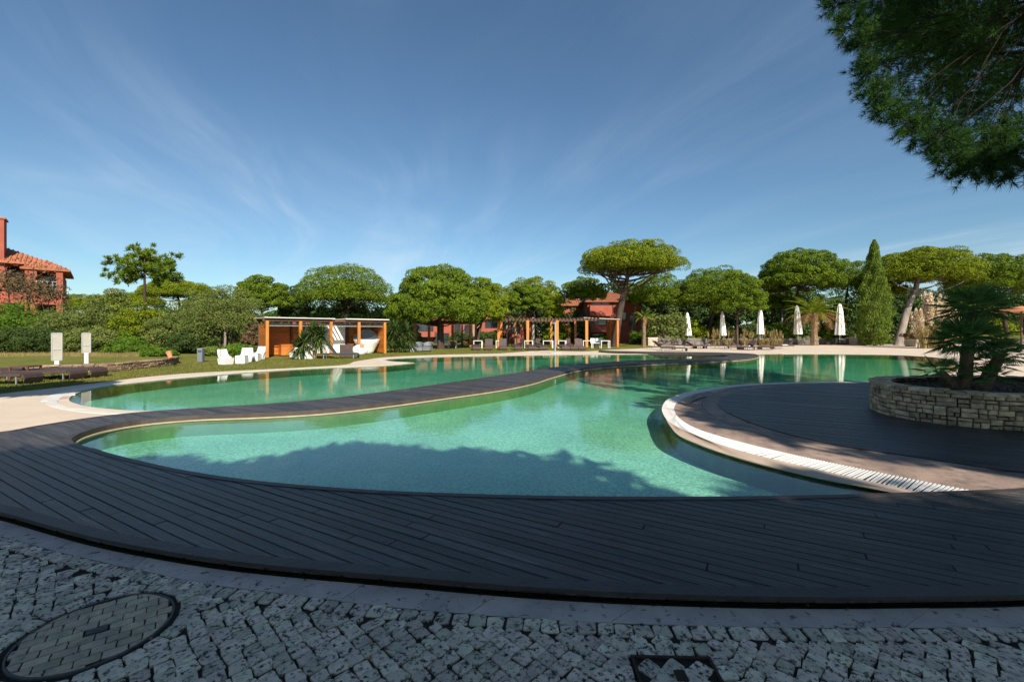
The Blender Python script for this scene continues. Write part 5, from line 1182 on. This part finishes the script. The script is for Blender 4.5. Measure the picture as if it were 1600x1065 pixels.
# litter bin
x, y = P(314, 565); t = thing('litter_bin', 'grey litter bin at the end of the path left of the yellow-green bush', 'litter bin', (x, y, 0), R(10))
MB().box((0, 0, .34), (.24, .26, .68), 0, 1.02).build('body', 'grey_bin', t); MB().box((0, 0, .70), (.27, .29, .04)).build('lid', 'metal', t); MB().box((0, -.136, .56), (.16, .01, .08)).build('opening', 'dark_frame', t)
x, y = P(267, 572); t = thing('clay_urn', 'broken terracotta pot lying on the end of the brown stone wall', 'pot', (x, y, .32)); MB().tube([(.0, 0, .05), (-.14, .06, .30)], [.08, .11], 10).build('body', 'terracotta', t); MB().tube([(-.135, .06, .29), (-.16, .07, .34)], [.125, .12], 10).build('rim', 'terracotta', t)

# white armchairs on the lawn
def armchair(label, px, py, rz, s=.90, m='white', group='white moulded armchairs by the cabana'):
    x, y = P(px, py); t = thing('armchair', label, 'armchair', (x, y, 0), R(rz), group)
    n = 13; v = []
    for i in range(n):      # curved shell: arms rise into the back
        a = math.pi * (i / (n - 1)) ; c, q = math.cos(a), math.sin(a); top = .42 + .40 * min(1, max(0, (q - .45) / .25)); r0, r1 = .24, .36
        for (r, z) in ((r0, 0), (r1 if top < .6 else r1 + .03, top), (r1 - .07, top), (r0 + .02, .30)): v.append((c * r * s, (q * r * .95 - .02) * s, z * s))
    f = [(i * 4 + k, i * 4 + k + 1, (i + 1) * 4 + k + 1, (i + 1) * 4 + k) for i in range(n - 1) for k in range(3)] + [(0, 1, 2, 3), (n * 4 - 1, n * 4 - 2, n * 4 - 3, n * 4 - 4)]
    MB().add(v, f).build('shell', m, t)
    MB().box((0, -.04 * s, .17 * s), (.50 * s, .48 * s, .34 * s), 0, 1.12).build('seat', m, t)
    return t
def cube_stool(label, px, py, w_, h, rz=8):
    x, y = P(px, py); t = thing('cube_table', label, 'cube table', (x, y, 0), R(rz)); MB().box((0, 0, h / 2), (w_, w_, h), 0, .96).build('body', 'white', t); MB().box((0, 0, h + .012), (w_ * .98, w_ * .98, .024)).build('top', 'white', t)
armchair('white high-backed armchair furthest left on the lawn, turned sideways', 352, 569, 70)
armchair('white armchair behind a white cube table left of the cabana', 386, 565, 25)
cube_stool('white cube table in front of the left white armchairs', 378, 567.5, .45, .38)
armchair('white armchair standing against the left post of the cabana', 405, 561, -10)
cube_stool('small white cube left of the cabana post', 399, 563.5, .40, .40)
armchair('white armchair left of the palm lily in front of the cabana', 462, 557.5, -15)
armchair('white armchair directly under the palm lily leaves', 479, 558, 20)
cube_stool('white cube stool before the left chair beneath the palm lily', 468, 559.8, .40, .42)
cube_stool('white cube stool before the right chair beneath the palm lily', 484, 560, .44, .46)

# ------------------------------------------------------------------ wooden cabana
P0, P1 = np.array([-15.2, 27.4]), np.array([-9.4, 32.6]); CU = unit(P1 - P0); CL = float(np.linalg.norm(P1 - P0)); rzc = math.atan2(CU[1], CU[0])
cab = thing('cabana', 'long orange wooden cabana with slatted roof, open bays and white panels beyond the green pool', 'cabana', (*P0, 0), rzc)
DPT = 2.1; ZR = 2.28; bay = CL / 4
for k in range(5):
    MB().box((bay * k, .0, ZR / 2), (.17, .17, ZR)).build('post', 'post_wood', cab)
    MB().box((bay * k, DPT - .1, ZR / 2), (.12, .12, ZR)).build('post', 'brown_wood', cab)
def wallb(k0, k1, m, z0, z1, name='back_panel'): MB().box((bay * (k0 + k1) / 2, DPT, (z0 + z1) / 2), (bay * (k1 - k0) - .01, .05, z1 - z0)).build(name, m, cab)
# plank-clad bays: boards one by one
def boards(k0, k1, side=None):
    n = 15; h = 2.05 / n
    for i in range(n):
        z = .06 + h * (i + .5)
        if side is None: MB().box((bay * (k0 + k1) / 2, DPT - .04, z), (bay * (k1 - k0) - .14, .03, h - .012)).build('wall_board', 'orange_wood', cab)
        else: MB().box((side, DPT / 2, z), (.03, DPT - .3, h - .012)).build('wall_board', 'orange_wood', cab)
boards(0, 1.0); boards(1.0, 1.44); boards(3.0, 4.0); boards(0, 0, 0.02 - .0); boards(0, 0, bay * 4 - .02)
wallb(0, 4, 'brown_wood', .02, 2.1); wall = wallb
for k0, k1 in ((1.45, 1.98), (2.02, 2.9)): MB().box((bay * (k0 + k1) / 2, DPT - .05, 1.05), (bay * (k1 - k0), .04, 2.0)).build('white_panel', 'curtain', cab)
MB().box((bay * 1.25, DPT - .45, .40), (bay * .4, .7, .72)).build('counter', 'orange_wood', cab); MB().box((bay * 2.45, DPT - .5, .36), (bay * .8, .8, .58)).build('daybed', 'fabric_white', cab)
MB().box((bay * .78, DPT - .5, .40), (bay * .40, .7, .72)).build('counter', 'orange_wood', cab)
MB().box((bay * 2, .0, ZR + .06), (CL + .5, .10, .16)).build('front_beam', 'brown_wood', cab); MB().box((bay * 2, DPT, ZR + .06), (CL + .5, .10, .16)).build('back_beam', 'brown_wood', cab)
MB().box((bay * 1.0, DPT / 2, ZR + .20), (bay * 2 + .4, DPT + .5, .05)).build('roof_panel', 'white', cab)
MB().box((bay * 3.3, DPT / 2, ZR + .20), (bay * 1.5 + .3, DPT + .5, .06)).build('roof_panel', 'curtain', cab)
for k in range(30):
    x = bay * (.1 + 3.9 * k / 29); MB().box((x, DPT / 2, ZR + .02), (.05, DPT - .14, .10)).build('rafter', 'brown_wood', cab)
for z in (2.12, 1.98): MB().box((bay * 2, .10, z), (CL - .2, .03, .05)).build('blind_rail', 'metal' if z < 2 else 'dark_frame', cab)
# hanging round pod: white lower bowl with a mirror-dark upper opening
def on_cab(u, v): return tuple(P0 + CU * u + np.array([-CU[1], CU[0]]) * v)
x, y = on_cab(bay * 3.50, .9)
pod = thing('round_daybed', 'round white daybed with a domed hood in the right bay of the cabana', 'daybed', (x, y, 0), rzc)
nseg = 20
v = []; hood = MB()
for i in range(9):
    th = math.pi * .5 * i / 8
    for k in range(nseg + 1):
        a = math.pi * k / nseg; v.append((math.cos(a) * .95 * math.cos(th) , .1 + .55 * math.sin(a) * math.cos(th) , 1.02 + .80 * math.sin(th)))
f = [(i * (nseg + 1) + k, i * (nseg + 1) + k + 1, (i + 1) * (nseg + 1) + k + 1, (i + 1) * (nseg + 1) + k) for i in range(8) for k in range(nseg)]
hood.add(v, f).build('hood', 'grey_wicker', pod, smooth=True)
hood2 = MB().add([(a[0] * .96, a[1] * .94, (a[2] - 1.02) * .95 + 1.02) for a in v], [q[::-1] for q in f]).build('lining', 'navy', pod, smooth=True)
MB().lathe([(.42, .02), (.50, .12), (.66, .45), (.86, .80), (.95, 1.02), (.90, 1.04), (.78, .85), (.0, .80)], 24).build('bowl', 'fabric_white', pod)
x, y = on_cab(bay * 3.0, -.2); t = thing('bean_bag', 'white rounded seat with one orange cushion left of the round daybed', 'seat', (x, y, 0))
MB().lathe([(.36, .0), (.50, .14), (.52, .35), (.44, .55), (.25, .66), (.02, .68)], 18, fold=.03, nf=5).build('body', 'fabric_white', t, smooth=True); MB().box((.25, -.35, .62), (.30, .14, .24), .4, .8).build('cushion', 'terracotta', t)
x, y = P(541, 557); t = thing('folded_screen', 'dark square wicker backrest panel behind the lounger before the cabana', 'screen', (x, y, 0), R(15))
MB().box((0, 0, .42), (.78, .08, .72)).build('panel', 'wicker', t); MB().box((0, .05, .05), (.8, .3, .08)).build('foot', 'wicker', t)
x, y = P(532, 559.5); lounger('dark lounger with its back steeply raised on the lawn in front of the cabana', x, y, R(98), 55, True, False, 'navy')
shrub(398, 540, 8, 561, 27.2, 'dark_leaf', 'thin dark plant beside the left post of the cabana', cat='plant', nb=12, per=40, ln=.14, wd=.06, stem=False)

# ------------------------------------------------------------------ pergola
def pergola(label, xs, y0, y1, zr, back_xs, slat=.32, ext=(.3, .3), rail=True):
    t = thing('pergola', label, 'pergola', (xs[0], y0, 0), group='timber pergolas on the far lawn')
    X = lambda x: x - xs[0]; D = y1 - y0
    for x in xs: MB().box((X(x), 0, zr / 2), (.27, .27, zr)).build('post', 'post_wood', t)
    for x in back_xs: MB().box((X(x), D, zr / 2), (.24, .24, zr)).build('post', 'orange_wood', t)
    a, b = X(xs[0]) - ext[0], X(xs[-1]) + ext[1]
    for d in (0, D): MB().box(((a + b) / 2, d, zr + .07), (b - a, .12, .20)).build('beam', 'brown_wood', t)
    n = int((b - a) / slat)
    for k in range(n + 1): MB().box((a + (b - a) * k / n, D / 2, zr + .22), (.07, D + .7, .10)).build('slat', 'brown_wood', t)
    return t
pergola('left pergola, half hidden by the biggest bushy pine', [-9.9, -7.1, -4.25], 45.0, 49.0, 2.45, [-9.2, -6.6, -4.0], .34)
pergola('right pergola with five orange posts behind the sunbeds', [-1.35, 1.6, 4.6, 7.6], 45.0, 49.5, 2.75, [-1.2, 4.4, 7.1, 10.8], .36, (.4, 1.2))
t = thing('canopy_roof', 'pale fabric roof edge at the right end of the right pergola', 'canopy', (9.6, 45.6, 0)); MB().add([(-2.2, 0, 3.08), (1.6, 0.2, 2.9), (1.6, 4, 2.9), (-2.2, 4, 3.2), (-2.2, 0, 3.04), (1.6, 0.2, 2.86), (1.6, 4, 2.86), (-2.2, 4, 3.16)], [(0, 1, 2, 3), (7, 6, 5, 4), (0, 4, 5, 1), (1, 5, 6, 2), (2, 6, 7, 3), (3, 7, 4, 0)]).build('fabric', 'curtain', t)
for xx, yy in ((1.4, .4), (1.4, 3.8)): MB().box((xx, yy, 1.43), (.2, .2, 2.86)).build('post', 'orange_wood', t)
def frame_table(label, px, py, w_, h=.74, d=.8, m='white'):
    x, y = P(px, py); t = thing('table', label, 'table', (x, y, 0), 0, 'white framed tables under the pergola'); MB().box((0, 0, h - .025), (w_, d, .05)).build('table_top', m, t)
    for a in (-1, 1):
        for b in (-1, 1): MB().box((a * (w_ / 2 - .04), b * (d / 2 - .04), (h - .05) / 2), (.06, .06, h - .05)).build('leg', m, t)
for px, w_, lb in ((707, .85, 'white framed table left of the first front post right of the bushy pine trunk'), (747, .85, 'white framed table just right of the post nearest the bushy pine'), (782, .9, 'white table behind the left post of the right pergola'), (826, .85, 'white table round the second post of the right pergola'),
                   (856, 1.0, 'wide white table left of the steel shower pole'), (878, .8, 'white table directly right of the steel shower pole'), (918, 1.0, 'white table behind the fourth orange post'), (945, .9, 'white table nearest the trunk of the tallest pine')):
    frame_table(lb, px, 543.6, w_)
def cane_chair(label, px, py, rz, m='wicker'):
    x, y = P(px, py); t = thing('dining_chair', label, 'chair', (x, y, 0), R(rz), 'dining chairs under the pergola')
    MB().box((0, 0, .44), (.46, .46, .06)).build('seat', m, t); MB().box((0, .22, .70), (.46, .05, .46), 0, .95).build('backrest', m, t)
    for a in (-1, 1):
        for b in (-1, 1): MB().box((a * .2, b * .2, .205), (.04, .04, .41)).build('leg', 'dark_frame', t)
for px, rz, lb, m in ((735, 20, 'brown chair beside the post nearest the bushy pine', 'wicker'), (814, -30, 'brown chair left of the second post of the right pergola', 'wicker'), (841, 15, 'brown chair between the second and third posts', 'wicker'), (888, 0, 'dark chair right of the shower pole', 'wicker'),
                      (901, 190, 'dark chair between the third and fourth posts', 'wicker'), (927, 10, 'white-backed chair at the table behind the fourth post', 'white'), (934, -10, 'second white-backed chair, right of the first', 'white'), (938, 170, 'dark chair facing the last white table', 'navy')):
    cane_chair(lb, px, 542.6, rz, m)
for px, bk, lb in ((744, 10, 'brown wicker sunbed at the first white table right of the bushy pine'), (764, 62, 'brown sunbed with an upright back right of the nearest post'), (786, 66, 'brown sunbed with an upright back by the left post of the right pergola'), (808, 12, 'flat brown sunbed under the small palm'),
                   (829, 10, 'flat brown sunbed by the second post'), (846, 12, 'flat brown sunbed between the second and third posts'), (880, 10, 'flat brown sunbed right of the shower pole'), (893, 14, 'flat brown sunbed between the third and fourth posts'), (906, 62, 'brown sunbed with raised back left of the fourth post')):
    x, y = P(px, 546.2); lounger(lb, x, y, R(4 if bk > 50 else 8), bk, True, False, 'wicker', 'wicker sunbeds along the far lawn')
def wicker_chair(label, px, py, rz):
    x, y = P(px, py); t = thing('wicker_chair', label, 'armchair', (x, y, 0), R(rz), 'grey wicker armchairs right of the fan palm')
    n = 13; v = []
    for i in range(n):
        a = math.pi * (i / (n - 1)); c, q = math.cos(a), math.sin(a); top = .62 + .16 * q
        for (r, z) in ((.34, .05), (.46, top), (.40, top), (.34, .34)): v.append((c * r, q * r, z))
    f = [(i * 4 + k, i * 4 + k + 1, (i + 1) * 4 + k + 1, (i + 1) * 4 + k) for i in range(n - 1) for k in range(3)]
    MB().add(v, f).build('shell', 'grey_wicker', t); MB().box((0, -.02, .22), (.66, .62, .30)).build('seat', 'grey_wicker', t); MB().box((0, -.02, .40), (.58, .56, .07)).build('cushion', 'navy', t)
wicker_chair('left grey wicker tub chair beside the broad low palm', 653, 549, 10); wicker_chair('right grey wicker tub chair, nearer the pine trunk', 668, 548.6, -12)
x, y = P(643.5, 549.5); t = thing('lawn_lamp', 'small pale cone lamp on the lawn left of the grey wicker chairs', 'lamp', (x, y, 0)); MB().lathe([(.22, 0), (.10, .62), (.08, .70), (.001, .72)], 14).build('shade', 'white', t)
# shower pole
x, y = P(867.5, 551.4); t = thing('shower_pole', 'steel pool shower pole standing on the pale terrace before the pergola', 'shower', (x, y, 0))
hh = zat(503, y); MB().tube([(0, 0, 0), (0, 0, hh)], .055, 10).build('pole', 'metal', t); MB().tube([(0, 0, hh - .08), (-.12, -.18, hh - .02), (-.16, -.26, hh - .08)], .025, 8).build('arm', 'metal', t); MB().lathe([(.02, hh - .08), (.09, hh - .12), (.09, hh - .14), (.001, hh - .14)], 12, (-.16, -.26, 0)).build('head', 'metal', t)
MB().lathe([(.5, .004), (.5, .03), (.001, .03)], 20).build('base', 'white_stone', t)
# slim pale trunks among the pines
def bare_trunk(px, base, top, Y, r, m, label, lean=0):
    x = at(px, Y); t = thing('bare_trunk', label, 'tree trunk', (x, Y, -.05), group='trunks in the shade of the grove'); h = zat(top, Y)
    MB().tube([(0, 0, 0), (lean * .4, 0, h * .5), (lean, 0, h)], [r, r * .85, r * .7], 7).build('trunk', m, t, smooth=True)
    MB().tube([(lean * .6, 0, h * .62), (lean * .6 + .8, .2, h * .98)], [r * .45, r * .2], 5).build('limb', m, t, smooth=True)
for a in ((1222, 482, 50 + 6, .13, 'pale_bark', 'slim pale trunk between the third and fourth parasols'), (1188, 470, 58, .18, 'bark', 'dark trunk behind the third parasol'), (1340, 470, 58, .25, 'bark', 'dark slanting trunk left of the cypress', .9),
          (722, 505, 50, .14, 'pale_bark', 'pale trunk left of the first visible pergola post'), (740, 505, 52, .14, 'pale_bark', 'pale trunk seen behind the bushy pine foliage'), (792, 500, 50, .12, 'pale_bark', 'pale slim trunk between the left pergola posts'), (833, 495, 50, .2, 'pale_bark', 'whitish trunk right of the second post'),
          (526, 480, 50, .22, 'bark', 'dark trunk behind the cabana roof, left'), (566, 480, 50, .22, 'bark', 'dark trunk behind the cabana roof, right', -.6), (1062, 480, 57, .2, 'bark', 'dark trunk left of the first parasol'), (1290, 490, 57, .14, 'pale_bark', 'thin pale trunk right of the date palm'), (352, 500, 33, .10, 'pale_bark', 'pinkish thin trunk of the grey-green tree by the cabana')):
    bare_trunk(a[0], 0, a[1], a[2], a[3], a[4], a[5], *(a[6:]))

# fallen needles and leaf scraps on the timber and stone
def debris():
    rs = np.random.RandomState(9); P_ = []
    while len(P_) < 1500:
        x, y = rs.uniform(-7, 6), rs.uniform(1.6, 6.5)
        if inside(DECK, x, y): z = .0755
        elif y < 3.6: z = .026
        else: continue
        if rs.uniform() < .55 and y > 3.4: continue
        P_.append((x, y, z))
    P_ = np.array(P_); A_ = unit(np.c_[rs.normal(size=(len(P_), 2)), np.zeros(len(P_))])
    n = len(P_); big = rs.uniform(size=n) < .12
    s_ = np.c_[-A_[:, 1], A_[:, 0], np.zeros(n)]; ln = np.where(big, .014, .035)[:, None] * rs.uniform(.6, 1.3, (n, 1)); wd = np.where(big, .009, .0012)[:, None]
    V = np.stack([P_ - A_ * ln, P_ + s_ * wd + [0, 0, .001], P_ + A_ * ln, P_ - s_ * wd + [0, 0, .001]], 1).reshape(-1, 3)
    np_mesh('fallen_needles', V, np.arange(4 * n).reshape(n, 4), 'dry_palm', None, None, kind='stuff')
debris()
